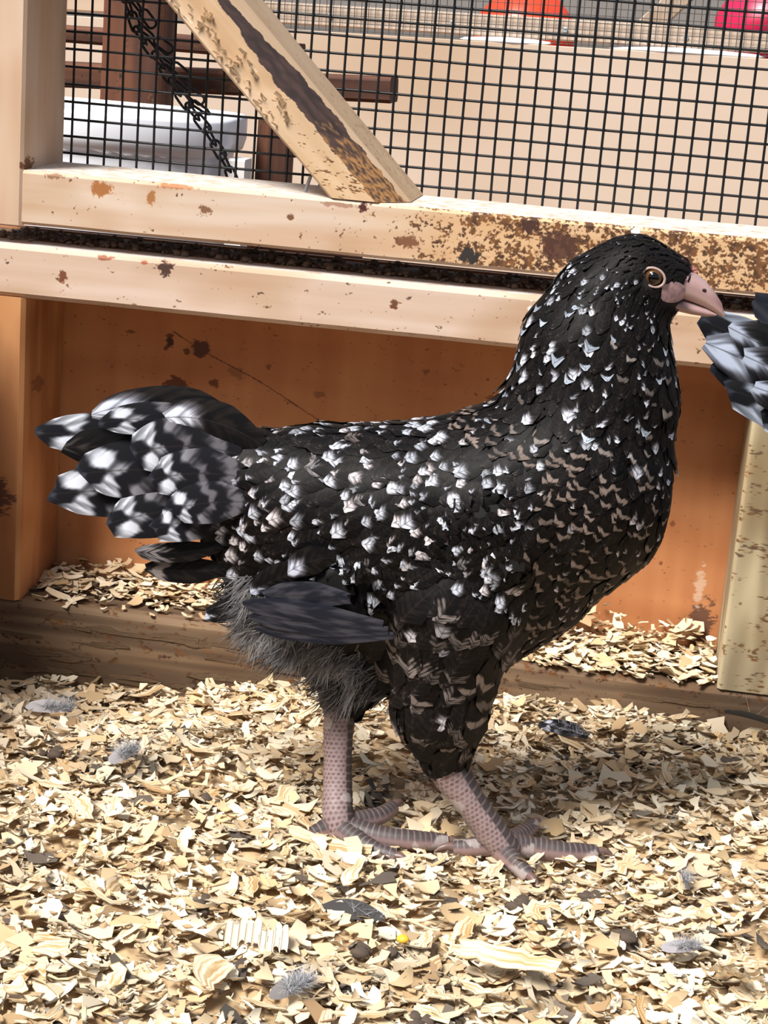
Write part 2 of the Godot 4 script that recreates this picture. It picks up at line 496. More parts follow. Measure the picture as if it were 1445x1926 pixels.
func build_chicken() -> Node3D:
	setup_bones()
	var hen := base("chicken", Vector3(0.083, 0, 0.351), deg_to_rad(7.948))
	tag(hen, "black and white mottled young chicken standing on the shavings, facing right", "chicken")
	# --- body: one continuous skin, feathered trunk and bare scaly legs
	var g := surface_nets(Vector3(-0.172, 0.088, -0.074), Vector3(0.130, 0.425, 0.074), 0.0045)
	var skin := mat(Color(0.06, 0.056, 0.06), 0.9)
	var legm := mat(Color.WHITE, 0.5)
	legm.vertex_color_use_as_albedo = true
	var lg := Geo.new()
	var claws := Geo.new()
	# near leg, then far leg
	leg_tube(lg, [Vector3(0.008, 0.116, 0.018), Vector3(0.0115, 0.1035, 0.018), Vector3(0.0285, 0.0803, 0.018), Vector3(0.0455, 0.0590, 0.018), Vector3(0.0520, 0.0520, 0.017)], [0.0125, 0.0112, 0.0088, 0.0092, 0.0085], 19, 0.0052)
	leg_tube(lg, [Vector3(-0.0535, 0.128, -0.016), Vector3(-0.0535, 0.1164, -0.014), Vector3(-0.0515, 0.082, -0.004), Vector3(-0.0495, 0.0620, 0.006), Vector3(-0.046, 0.0530, 0.009)], [0.0095, 0.0088, 0.0080, 0.0088, 0.0095], 17, 0.0050)
	var toes := [
		[Vector3(0.0470, 0.0560, 0.014), Vector3(0.0660, 0.0530, 0.0100), Vector3(0.0850, 0.0515, 0.0090), Vector3(0.1050, 0.0500, 0.0030)],
		[Vector3(0.0450, 0.0560, 0.016), Vector3(0.0540, 0.0530, 0.0290), Vector3(0.0630, 0.0490, 0.0400)],
		[Vector3(0.0490, 0.0550, 0.012), Vector3(0.0600, 0.0550, -0.0020), Vector3(0.0680, 0.0560, -0.0160)],
		[Vector3(0.0450, 0.0560, 0.014), Vector3(0.0300, 0.0540, 0.0180), Vector3(0.0190, 0.0530, 0.0185)],
		[Vector3(-0.0480, 0.0570, 0.008), Vector3(-0.0250, 0.0540, 0.0130), Vector3(-0.0050, 0.0530, 0.0130), Vector3(0.0160, 0.0515, 0.0080)],
		[Vector3(-0.0480, 0.0560, 0.010), Vector3(-0.0300, 0.0520, 0.0250), Vector3(-0.0140, 0.0500, 0.0300)],
		[Vector3(-0.0450, 0.0570, 0.006), Vector3(-0.0260, 0.0580, -0.0050), Vector3(-0.0170, 0.0600, -0.0170)],
		[Vector3(-0.0480, 0.0570, 0.006), Vector3(-0.0580, 0.0540, 0.0110), Vector3(-0.0640, 0.0520, 0.0140)]]
	for t in toes:
		var rr := [0.0070, 0.0062, 0.0058, 0.0044]
		if t.size() == 3: rr = [0.0070, 0.0056, 0.0042]
		leg_tube(lg, t, rr, 7, 0.0034, true)
	var body_mesh := g.surface(null, skin)
	lg.surface(body_mesh, legm)
	part("body", body_mesh, null, hen)
	var clawm := mat(Color(0.42, 0.33, 0.31), 0.4)
	for t in toes:
		var cg := Geo.new()
		var e: Vector3 = t[-1]
		var d: Vector3 = (e - t[-2]).normalized()
		sweep(cg, [e - d * 0.002, e + d * 0.003 + Vector3(0, 0.001, 0), e + d * 0.007, e + d * 0.0105 - Vector3(0, 0.0025, 0)], [0.0030, 0.0026, 0.0017, 0.0004], 8)
		part("claw", cg.surface(), clawm, hen)
	# --- contour feathers
	var fm := mat(Color.WHITE, 0.5, feather_atlas())
	fm.vertex_color_use_as_albedo = true
	fm.metallic_specular = 0.22
	M.feather = fm
	var pg := {}
	for n in ["neck_plumage", "body_plumage", "wing_coverts", "leg_plumage", "head_plumage"]: pg[n] = Geo.new()
	var spots := {}
	var tris := g.i.size() / 3
	var cum := PackedFloat32Array()
	var total := 0.0
	for k in tris:
		var a := g.v[g.i[k * 3]]
		total += (g.v[g.i[k * 3 + 1]] - a).cross(g.v[g.i[k * 3 + 2]] - a).length()
		cum.append(total)
	# a second round only over the head, where the feathers are tiny
	var head_tris := PackedInt32Array()
	for k in tris:
		if g.v[g.i[k * 3]].y > 0.348: head_tris.append(k)
	for tries in 58000:
		var k := cum.bsearch(rng.randf() * total) if tries < 40000 else head_tris[rng.randi() % head_tris.size()]
		if k >= tris: continue
		var w1 := rng.randf()
		var w2 := rng.randf()
		if w1 + w2 > 1.0:
			w1 = 1.0 - w1
			w2 = 1.0 - w2
		var a := g.v[g.i[k * 3]]
		var p := a + (g.v[g.i[k * 3 + 1]] - a) * w1 + (g.v[g.i[k * 3 + 2]] - a) * w2
		# bare skin round the eye and the beak's root
		if p.x > 0.1035 and p.y < 0.3925 and p.y > 0.3775: continue
		if p.x > 0.1195: continue
		if Vector2(p.x - 0.0977, p.y - 0.3938).length() < 0.0064 and absf(p.z) > 0.004: continue
		var jp := p + Vector3(rng.randfn(), rng.randfn(), rng.randfn()) * 0.0025
		var b = bones[nearest_bone(jp)]
		var gap: float = b[9] * (1.0 if p.z > -0.015 else 1.5)
		var cellk := Vector3i((p / 0.008).floor())
		var ok := true
		for dx in [-1, 0, 1]:
			for dy in [-1, 0, 1]:
				for dz in [-1, 0, 1]:
					if not ok: continue
					for o in spots.get(cellk + Vector3i(dx, dy, dz), []):
						if p.distance_squared_to(o) < gap * gap:
							ok = false
							break
		if not ok: continue
		if not spots.has(cellk): spots[cellk] = []
		spots[cellk].append(p)
		var n0 := body_n(p)
		var fl := Vector3(b[6].x, b[6].y, 0)
		# nape and neck feathers swing from backward on the crown to downward on the throat
		fl += Vector3(rng.randfn(), rng.randfn(), rng.randfn()) * (0.22 if p.y > 0.12 else 0.1)
		if b[0] == "neckbase" and p.x < 0.045: fl += Vector3(-0.5, 0.2, 0)
		var d := (fl - n0 * fl.dot(n0))
		if d.length() < 0.1: d = Vector3(-1, -0.2, 0)
		d = d.normalized()
		var size := rng.randf_range(0.75, 1.25) * (1.0 if p.z > -0.015 else 1.4)
		var L: float = b[7] * size
		var W: float = b[8] * size
		var ctr := []
		var nor := []
		var q := p - n0 * 0.0006
		var rows := 5
		var loose := rng.randf_range(0.6, 1.5)
		for r in rows:
			var t := float(r) / (rows - 1)
			var lift := (0.0002 + 0.0014 * t * loose) * (L / 0.016)
			var nq := body_n(q)
			var pj := q - nq * body_d(q)
			ctr.append(pj + nq * lift)
			nor.append((nq - d * 0.05).normalized())
			q = pj + d * (L / (rows - 1))
		var style: String = b[10]
		if style == "breast" and p.x < 0.052 and p.y > 0.205 + 0.5 * maxf(0.0, p.x) and p.y < 0.30: style = "wing"
		var tile := 2
		var x := rng.randf()
		var tint := Color.WHITE
		match style:
			"back": tile = 0 if x < 0.42 else (1 if x < 0.72 else (3 if x < 0.76 else 2))
			"wing": tile = 0 if x < 0.40 else (1 if x < 0.80 else 2)
			"breast": tile = 4 if x < 0.60 else (1 if x < 0.72 else (0 if x < 0.75 else 2))
			"hackle":
				var rear := sm(0.10, 0.06, p.x) * sm(0.31, 0.345, p.y)
				tile = 0 if x < 0.07 + 0.20 * rear else (5 if x < 0.13 + 0.30 * rear else (1 if x < 0.36 + 0.2 * rear else (4 if x < 0.56 else 2)))
			"nape": tile = 0 if x < 0.20 else (1 if x < 0.52 else (5 if x < 0.60 else 2))
			"head":
				tile = (1 if x < 0.22 else 2) if p.x < 0.085 else (1 if x < 0.05 else 2)
				if p.y < 0.385 and p.x > 0.068 and p.x < 0.100 and p.y < 0.401 - 0.3 * (p.x - 0.07): tile = 5 if x < 0.36 else (1 if x < 0.60 else 2)
				if p.y > 0.398 and x > 0.03: tile = 2
			"thigh":
				# the feathers line up in pale and dark bars across the leg
				var band := sin((p.y * 0.95 - p.x * 0.30) / 0.0125 * TAU + 3.0 * nz.get_noise_2d(p.x * 4000.0, p.y * 3000.0))
				tile = (3 if x < 0.85 else 0) if band > 0.25 else (2 if x < 0.85 else 4)
			"rump": tile = 6 if x < 0.4 else (3 if x < 0.6 else (0 if x < 0.8 else 2))
		var wv := 0.30 + 0.70 * pow(rng.randf(), 0.8)
		tint = Color(wv, wv, wv)
		if style in ["breast", "thigh"]: tint = Color(wv * 0.95, wv * 0.87, wv * 0.82) if style == "thigh" else Color(wv * 0.88, wv * 0.79, wv * 0.74)
		if style in ["wing", "back"] and rng.randf() < 0.25: tint = Color(tint.r, tint.g * 0.88, tint.b * 0.80)
		if tile == 2: tint = Color(0.9, 0.88, 0.88)
		var to: Geo = pg.body_plumage
		if style in ["hackle", "nape"]: to = pg.neck_plumage
		elif style == "head": to = pg.head_plumage
		elif style == "wing": to = pg.wing_coverts
		elif style == "thigh" : to = pg.leg_plumage
		feather(to, ctr, nor, W, tile, tint, 0)
	for n in pg:
		tag(part(n, pg[n].surface(), fm, hen), {"neck_plumage": "black neck feathers with pale spots", "body_plumage": "black back and breast feathers with white tips", "wing_coverts": "white tipped black feathers of the folded wing", "leg_plumage": "barred dark grey thigh feathers", "head_plumage": "short glossy black head feathers"}[n], "", "", "stuff")
	# --- large tail feathers, one by one (near side and a few behind)
	var T := [
	[Vector3(-0.1231, 0.2929, 0.010), Vector3(-0.1594, 0.3116, 0.010), Vector3(-0.2023, 0.2926, 0.010), 0.0190, 0],
	[Vector3(-0.1190, 0.2900, 0.004), Vector3(-0.1500, 0.3120, 0.004), Vector3(-0.1950, 0.2950, 0.004), 0.0180, 0],
	[Vector3(-0.1221, 0.2853, 0.014), Vector3(-0.1581, 0.3004, 0.015), Vector3(-0.1974, 0.2892, 0.016), 0.0200, 6],
	[Vector3(-0.1291, 0.2748, -0.002), Vector3(-0.1774, 0.2817, -0.001), Vector3(-0.2353, 0.2770, 0), 0.0270, 6],
	[Vector3(-0.1266, 0.2626, 0.014), Vector3(-0.1652, 0.2690, 0.016), Vector3(-0.2063, 0.2600, 0.017), 0.0359, 6],
	[Vector3(-0.1271, 0.2523, 0.006), Vector3(-0.1780, 0.2528, 0.007), Vector3(-0.2250, 0.2444, 0.008), 0.0330, 6],
	[Vector3(-0.1227, 0.2497, 0.016), Vector3(-0.1551, 0.2455, 0.019), Vector3(-0.1903, 0.2334, 0.020), 0.0300, 6],
	[Vector3(-0.1191, 0.2485, 0.020), Vector3(-0.1394, 0.2423, 0.024), Vector3(-0.1627, 0.2340, 0.026), 0.0250, 6],
	[Vector3(-0.1180, 0.2784, 0.018), Vector3(-0.1506, 0.2863, 0.022), Vector3(-0.1765, 0.2752, 0.023), 0.0340, 6],
	[Vector3(-0.1100, 0.2660, 0.022), Vector3(-0.1400, 0.2720, 0.027), Vector3(-0.1660, 0.2620, 0.027), 0.0280, 6],
	[Vector3(-0.1080, 0.2540, 0.026), Vector3(-0.1330, 0.2550, 0.031), Vector3(-0.1550, 0.2470, 0.030), 0.0240, 6],
	[Vector3(-0.1060, 0.2840, 0.016), Vector3(-0.1330, 0.3010, 0.018), Vector3(-0.1600, 0.2960, 0.018), 0.0240, 0],
	[Vector3(-0.1244, 0.2249, 0.018), Vector3(-0.1479, 0.2183, 0.020), Vector3(-0.1733, 0.2184, 0.020), 0.0120, 3],
	[Vector3(-0.1181, 0.2117, 0.014), Vector3(-0.1449, 0.2064, 0.016), Vector3(-0.1675, 0.2083, 0.016), 0.0150, 4],
	[Vector3(-0.1050, 0.1983, 0.018), Vector3(-0.1194, 0.1876, 0.020), Vector3(-0.1328, 0.1834, 0.020), 0.0130, 1],
	[Vector3(-0.1250, 0.2800, -0.010), Vector3(-0.1650, 0.2930, -0.010), Vector3(-0.2000, 0.2850, -0.010), 0.0240, 6],
	[Vector3(-0.1250, 0.2640, -0.014), Vector3(-0.1650, 0.2700, -0.015), Vector3(-0.2060, 0.2620, -0.015), 0.0330, 6],
	[Vector3(-0.1250, 0.2500, -0.018), Vector3(-0.1600, 0.2470, -0.019), Vector3(-0.1950, 0.2360, -0.019), 0.0300, 6],
	[Vector3(-0.1290, 0.2710, 0.005), Vector3(-0.1720, 0.2770, 0.006), Vector3(-0.2180, 0.2720, 0.007), 0.0270, 2]]
	for k in T.size():
		var t = T[k]
		var q := Geo.new()
		quill(q, t[0], t[1], t[2], t[3], (Vector3(0.05, 0.15, 1 if t[0].z > -0.005 else -1)).normalized(), t[4], Color(0.85, 0.85, 0.87), 1, 14, 0.08)
		part("vent_feather" if k in [12, 13, 14] else "tail_feather", q.surface(), fm, hen)
	# --- flight feathers of the near wing
	var W := [
	[Vector3(-0.0320, 0.1985, 0.0545), Vector3(-0.0725, 0.2010, 0.055), Vector3(-0.1096, 0.2024, 0.049), 0.0140, 7],
	[Vector3(-0.0290, 0.1950, 0.0540), Vector3(-0.0692, 0.1940, 0.054), Vector3(-0.1055, 0.1950, 0.048), 0.0135, 7],
	[Vector3(-0.0260, 0.1920, 0.0530), Vector3(-0.0660, 0.1880, 0.053), Vector3(-0.1015, 0.1880, 0.046), 0.0120, 7],
	[Vector3(-0.0500, 0.2110, 0.0530), Vector3(-0.0740, 0.2130, 0.054), Vector3(-0.0980, 0.2085, 0.050), 0.0160, 7],
	[Vector3(-0.0700, 0.2240, 0.0490), Vector3(-0.0900, 0.2230, 0.050), Vector3(-0.1055, 0.2075, 0.046), 0.0170, 1],
	[Vector3(-0.0600, 0.2330, 0.0500), Vector3(-0.0740, 0.2330, 0.052), Vector3(-0.0860, 0.2230, 0.051), 0.0170, 0]]
	for k in W.size():
		var t = W[k]
		for mirror in ([1, -1] if k < 3 else [1]):
			var q := Geo.new()
			var f := Vector3(1, 1, mirror)
			quill(q, t[0] * f, t[1] * f, t[2] * f, t[3], Vector3(0, -0.1, mirror).normalized(), t[4], Color(0.9, 0.92, 1.0), 1, 12, 0.06)
			part("wing_feather", q.surface(), fm, hen)
	# --- grey down under the tail
	var dg := Geo.new()
	for k in 7000:
		var c := Vector3(rng.randf_range(-0.112, -0.045), 0, rng.randf_range(-0.03, 0.035))
		c.y = 0.196 - 0.62 * (c.x + 0.112) + rng.randf_range(-0.016, 0.016)
		if c.x > -0.07: c.y -= 0.006
		var n0 := body_n(c)
		c -= n0 * body_d(c)
		if c.x > -0.05 and c.y > 0.175: continue
		var tuft := Vector3(nz.get_noise_3dv(c * 5000.0), nz.get_noise_3dv(c * 5000.0 + Vector3(70, 0, 0)), nz.get_noise_3dv(c * 5000.0 + Vector3(0, 90, 0)))
		var d := (Vector3(-0.78, -0.55, 0) + tuft * 1.3 + Vector3(rng.randfn(), rng.randfn(), rng.randfn()) * 0.22 + n0 * 0.4).normalized()
		var L := rng.randf_range(0.005, 0.017) * (1.0 + 0.6 * tuft.z)
		var bend := Vector3(rng.randfn(), rng.randfn() - 0.5, rng.randfn()) * 0.003
		var sd := d.cross(Vector3(0.1, 0.2, 1)).normalized() * rng.randf_range(0.00015, 0.00038)
		var tone := clampf(0.12 + 0.22 * tuft.x + rng.randfn() * 0.06, 0.02, 0.4)
		var col := Color(tone, tone * 0.96, tone * 1.0)
		var q := dg.add(c - sd, Vector3(0, 0, 1), Vector2.ZERO, col * 0.5)
		dg.add(c + sd, Vector3(0, 0, 1), Vector2.ZERO, col * 0.5)
		dg.add(c + d * L * 0.55 + bend * 0.4 + sd, Vector3(0, 0, 1), Vector2.ZERO, col)
		dg.add(c + d * L * 0.55 + bend * 0.4 - sd, Vector3(0, 0, 1), Vector2.ZERO, col)
		dg.add(c + d * L + bend, Vector3(0, 0, 1), Vector2.ZERO, col * 1.3)
		dg.quad(q, q + 1, q + 2, q + 3)
		dg.tri(q + 3, q + 2, q + 4)
	var dm := mat(Color.WHITE, 0.9)
	dm.vertex_color_use_as_albedo = true
	dm.backlight_enabled = true
	dm.backlight = Color(0.35, 0.35, 0.35)
	tag(part("down", dg.surface(), dm, hen), "wispy grey down under the tail", "", "", "stuff")
	build_face(hen)
	return hen

func surf_z(x: float, y: float) -> float:
	var z := 0.04
	for k in 60: z -= clampf(body_d(Vector3(x, y, z)), -0.002, 0.002) * 0.8
	return z

func build_face(hen: Node3D) -> void:
	var pink := mat(Color.WHITE, 0.5)
	pink.vertex_color_use_as_albedo = true
	# upper and lower beak: [centre, half height, half width]
	var up := [[Vector3(0.1040, 0.3860, 0), 0.0050, 0.0100], [Vector3(0.1110, 0.3872, 0), 0.0062, 0.0088], [Vector3(0.1175, 0.3888, 0), 0.0082, 0.0072], [Vector3(0.1230, 0.3875, 0), 0.0082, 0.0062], [Vector3(0.1290, 0.3845, 0), 0.0070, 0.0052], [Vector3(0.1345, 0.3808, 0), 0.0054, 0.0040], [Vector3(0.1390, 0.3770, 0), 0.0034, 0.0026], [Vector3(0.1412, 0.3735, 0), 0.0010, 0.0010]]
	var lowb := [[Vector3(0.1060, 0.3800, 0), 0.0038, 0.0086], [Vector3(0.1140, 0.3778, 0), 0.0036, 0.0070], [Vector3(0.1230, 0.3760, 0), 0.0032, 0.0053], [Vector3(0.1310, 0.3746, 0), 0.0024, 0.0038], [Vector3(0.1368, 0.3738, 0), 0.0008, 0.0014]]
	for item in [["upper_beak", up], ["lower_beak", lowb]]:
		var g := Geo.new()
		var secs: Array = item[1]
		var sides := 16
		var fine := []
		for k in secs.size() - 1:
			for r in 3:
				var t := r / 3.0
				fine.append([secs[k][0].lerp(secs[k + 1][0], t), lerpf(secs[k][1], secs[k + 1][1], t), lerpf(secs[k][2], secs[k + 1][2], t)])
		fine.append(secs[-1])
		for k in fine.size():
			for j in sides + 1:
				var a := TAU * (j % sides) / sides
				var y := sin(a)
				var z := cos(a)
				var p: Vector3 = fine[k][0] + Vector3(0, y * fine[k][1], z * fine[k][2])
				p += Vector3(0, 0, 0.0003 * nz.get_noise_3dv(p * 3000.0))
				var tip: float = sm(0.128, 0.139, fine[k][0].x) * (1.0 if item[0] == "upper_beak" else 0.0)
				var blot: float = sm(0.15, 0.35, nz.get_noise_3dv(p * 1500.0))
				var c := Color(0.33, 0.205, 0.20).lerp(Color(0.22, 0.11, 0.105), blot * 0.8)
				c = c.lerp(Color(0.20, 0.15, 0.15), sm(0.3, 0.9, y) * 0.5)
				c = c.lerp(Color(0.10, 0.045, 0.045), tip * sm(-0.2, 0.5, y) * 0.85)
				if item[0] == "upper_beak" and y < -0.25: c = c.lerp(Color(0.50, 0.34, 0.33), 0.8)
				g.add(p, Vector3(0, y / fine[k][1], z / fine[k][2]).normalized(), Vector2.ZERO, c)
		for k in fine.size() - 1:
			for j in sides:
				var q := k * (sides + 1) + j
				g.quad(q, q + sides + 1, q + sides + 2, q + 1)
		var bm := mat(Color.WHITE, 0.36)
		bm.vertex_color_use_as_albedo = true
		var o := part(item[0], g.surface(), bm, hen)
		if item[0] == "upper_beak":
			for s in [1, -1]:
				var ng := Geo.new()
				ball(ng, Vector3(0.1277, 0.3872, 0.0050 * s), Vector3(0.0014, 0.0010, 0.0007), Color.WHITE, 6, 8)
				part("nostril", ng.surface(), mat(Color(0.12, 0.06, 0.06), 0.7), o)
	var eyez := surf_z(0.0977, 0.3938) - 0.0024
	# small comb: a row of pink points above the beak
	var cg := Geo.new()
	for k in 6:
		var t := k / 5.0
		ball(cg, Vector3(0.1225 - 0.007 * t, 0.3960 + 0.0065 * t, 0), Vector3(0.0016, 0.0009 + 0.0005 * sin(k * 1.7), 0.0009), Color.WHITE, 6, 8, 0.2)
	part("comb", cg.surface(), mat(Color(0.66, 0.40, 0.40), 0.5), hen)
	for s in [1, -1]:
		var fg := Geo.new()
		# thin bare skin laid over the cheek between eye and beak
		var nu := 16
		var nv := 10
		for a in nu + 1:
			for b in nv + 1:
				var x := lerpf(0.1030, 0.1165, float(a) / nu)
				var half := 0.0058 * sqrt(maxf(0.02, sin(PI * (0.12 + 0.80 * a / nu))))
				var y := 0.3860 + lerpf(-half, half, float(b) / nv)
				var zz := surf_z(x, y) if x < 0.110 else surf_z(0.110, y) - (x - 0.110) * 0.3
				var edge := absf(2.0 * b / nv - 1.0)
				zz += 0.0007 * (1.0 - pow(edge, 4.0)) + 0.0003 * nz.get_noise_2d(x * 90000.0, y * 90000.0)
				var nn := body_n(Vector3(x, y, zz))
				var c := Color(0.36, 0.22, 0.22).lerp(Color(0.20, 0.13, 0.14), clampf(0.4 + 1.2 * nz.get_noise_2d(x * 30000.0, y * 30000.0), 0, 1))
				fg.add(Vector3(x, y, zz * s), Vector3(nn.x, nn.y, nn.z * s), Vector2.ZERO, c)
		for a in nu:
			for b in nv:
				var q := a * (nv + 1) + b
				fg.quad(q, q + 1, q + nv + 2, q + nv + 1)
		part("face_skin", fg.surface(), pink, hen)
		var eye := Geo.new()
		var ec := Vector3(0.0977, 0.3938, eyez * s)
		ball(eye, ec, Vector3(0.0052, 0.0050, 0.0044), Color.WHITE, 12, 18)
		var eo := part("eye", eye.surface(), mat(Color(0.34, 0.22, 0.12), 0.08), hen)
		var pup := Geo.new()
		ball(pup, ec + Vector3(0, 0, 0.0029 * s), Vector3(0.0032, 0.0032, 0.0019), Color.WHITE, 8, 14)
		part("pupil", pup.surface(), mat(Color(0.02, 0.015, 0.015), 0.05), eo)
		var lid := Geo.new()
		var pts := []
		var rad := []
		for k in 25:
			var a := TAU * k / 24
			pts.append(ec + Vector3(cos(a) * 0.0062, sin(a) * 0.0050 - 0.0010 * cos(a), 0.0022 * s))
			rad.append(0.00075)
		sweep(lid, pts, rad, 8, Vector3(0, 0, 1), 1.0, Color.WHITE, false)
		part("eyelid", lid.surface(), mat(Color(0.66, 0.57, 0.54), 0.5), eo)

# ------------------------------------------------------------------ bedding
func bed_height(x: float, z: float) -> float:
	var h := 0.046 + 0.005 * nz.get_noise_2d(x * 700.0, z * 700.0) + 0.006 * nz.get_noise_2d(x * 260.0 + 40.0, z * 260.0)
	# thinner at the back left, against the sill
	h -= 0.032 * sm(0.28, 0.12, z) * sm(0.02, -0.16, x)
	return h

func shaving_mesh(L: float, W: float, curl: float, twist: float, rag: float, segs := 5) -> ArrayMesh:
	var g := Geo.new()
	shaving(g, Transform3D.IDENTITY, L, W, curl, twist, rag, Color.WHITE, segs)
	return g.surface()

func shaving(g: Geo, tf: Transform3D, L: float, W: float, curl: float, twist: float, rag: float, col: Color, segs := 4) -> void:
	# a thin planed flake: curved along its length, ragged ends, real thickness shown by its curl
	var first := g.v.size()
	var th := 0.00045
	var blunt := 0.9 * rng.randf() * rng.randf()
	var bow := rng.randf_range(-1.2, 1.2) * W
	for k in segs + 1:
		var t := float(k) / segs - 0.5
		var a := curl * t
		var p := Vector3(sin(a) / maxf(absf(curl), 0.05) * L * signf(curl) if absf(curl) > 0.05 else t * L, 0, 0)
		p.y = (1.0 - cos(a)) / maxf(absf(curl), 0.05) * L
		var w := W * 0.5 * (1.0 - blunt * pow(absf(t) * 2.0, 3.0) * rng.randf_range(0.2, 1.2)) * rng.randf_range(1.0 - rag, 1.0)
		var n := Vector3(-sin(a), cos(a), 0)
		var s := Vector3(0, sin(twist * t), cos(twist * t))
		var sh := rng.randf_range(-rag, rag) * L * 0.08
		var jag0 := rng.randf_range(-rag, rag) * W * 0.45
		var jag1 := rng.randf_range(-rag, rag) * W * 0.45
		for side in [-1.0, 1.0]:
			var q: Vector3 = p + s * (side * w + bow * (0.25 - t * t) + (jag0 if side < 0 else jag1)) + Vector3(sh * side, 0, 0)
			g.add(tf * q, (tf.basis * n).normalized(), Vector2(float(k) / segs, side * 0.5 + 0.5), col)
		for side in [1.0, -1.0]:
			var q: Vector3 = p + s * (side * w + bow * (0.25 - t * t) + (jag0 if side < 0 else jag1)) + Vector3(sh * side, 0, 0) - n * th
			g.add(tf * q, -(tf.basis * n).normalized(), Vector2(float(k) / segs, side * 0.5 + 0.5), col * 0.97)
	for k in segs:
		var q := first + k * 4
		g.quad(q, q + 4, q + 5, q + 1)
		g.quad(q + 2, q + 6, q + 7, q + 3)
		g.quad(q + 1, q + 5, q + 6, q + 2)
		g.quad(q + 3, q + 7, q + 4, q)
	g.quad(first, first + 1, first + 2, first + 3)
	var e := first + segs * 4
	g.quad(e, e + 3, e + 2, e + 1)

func straw(tone: float) -> Color:
	# linear colours of planed softwood, from pale to toasted
	var a := Color(0.86, 0.75, 0.57)
	var b := Color(0.62, 0.44, 0.245)
	var c := Color(0.30, 0.18, 0.09)
	return a.lerp(b, tone * 2.0) if tone < 0.5 else b.lerp(c, tone * 2.0 - 1.0)

func tilt(yaw: float, amount: float) -> Basis:
	return Basis.from_euler(Vector3(rng.randfn() * amount, yaw, rng.randfn() * amount))

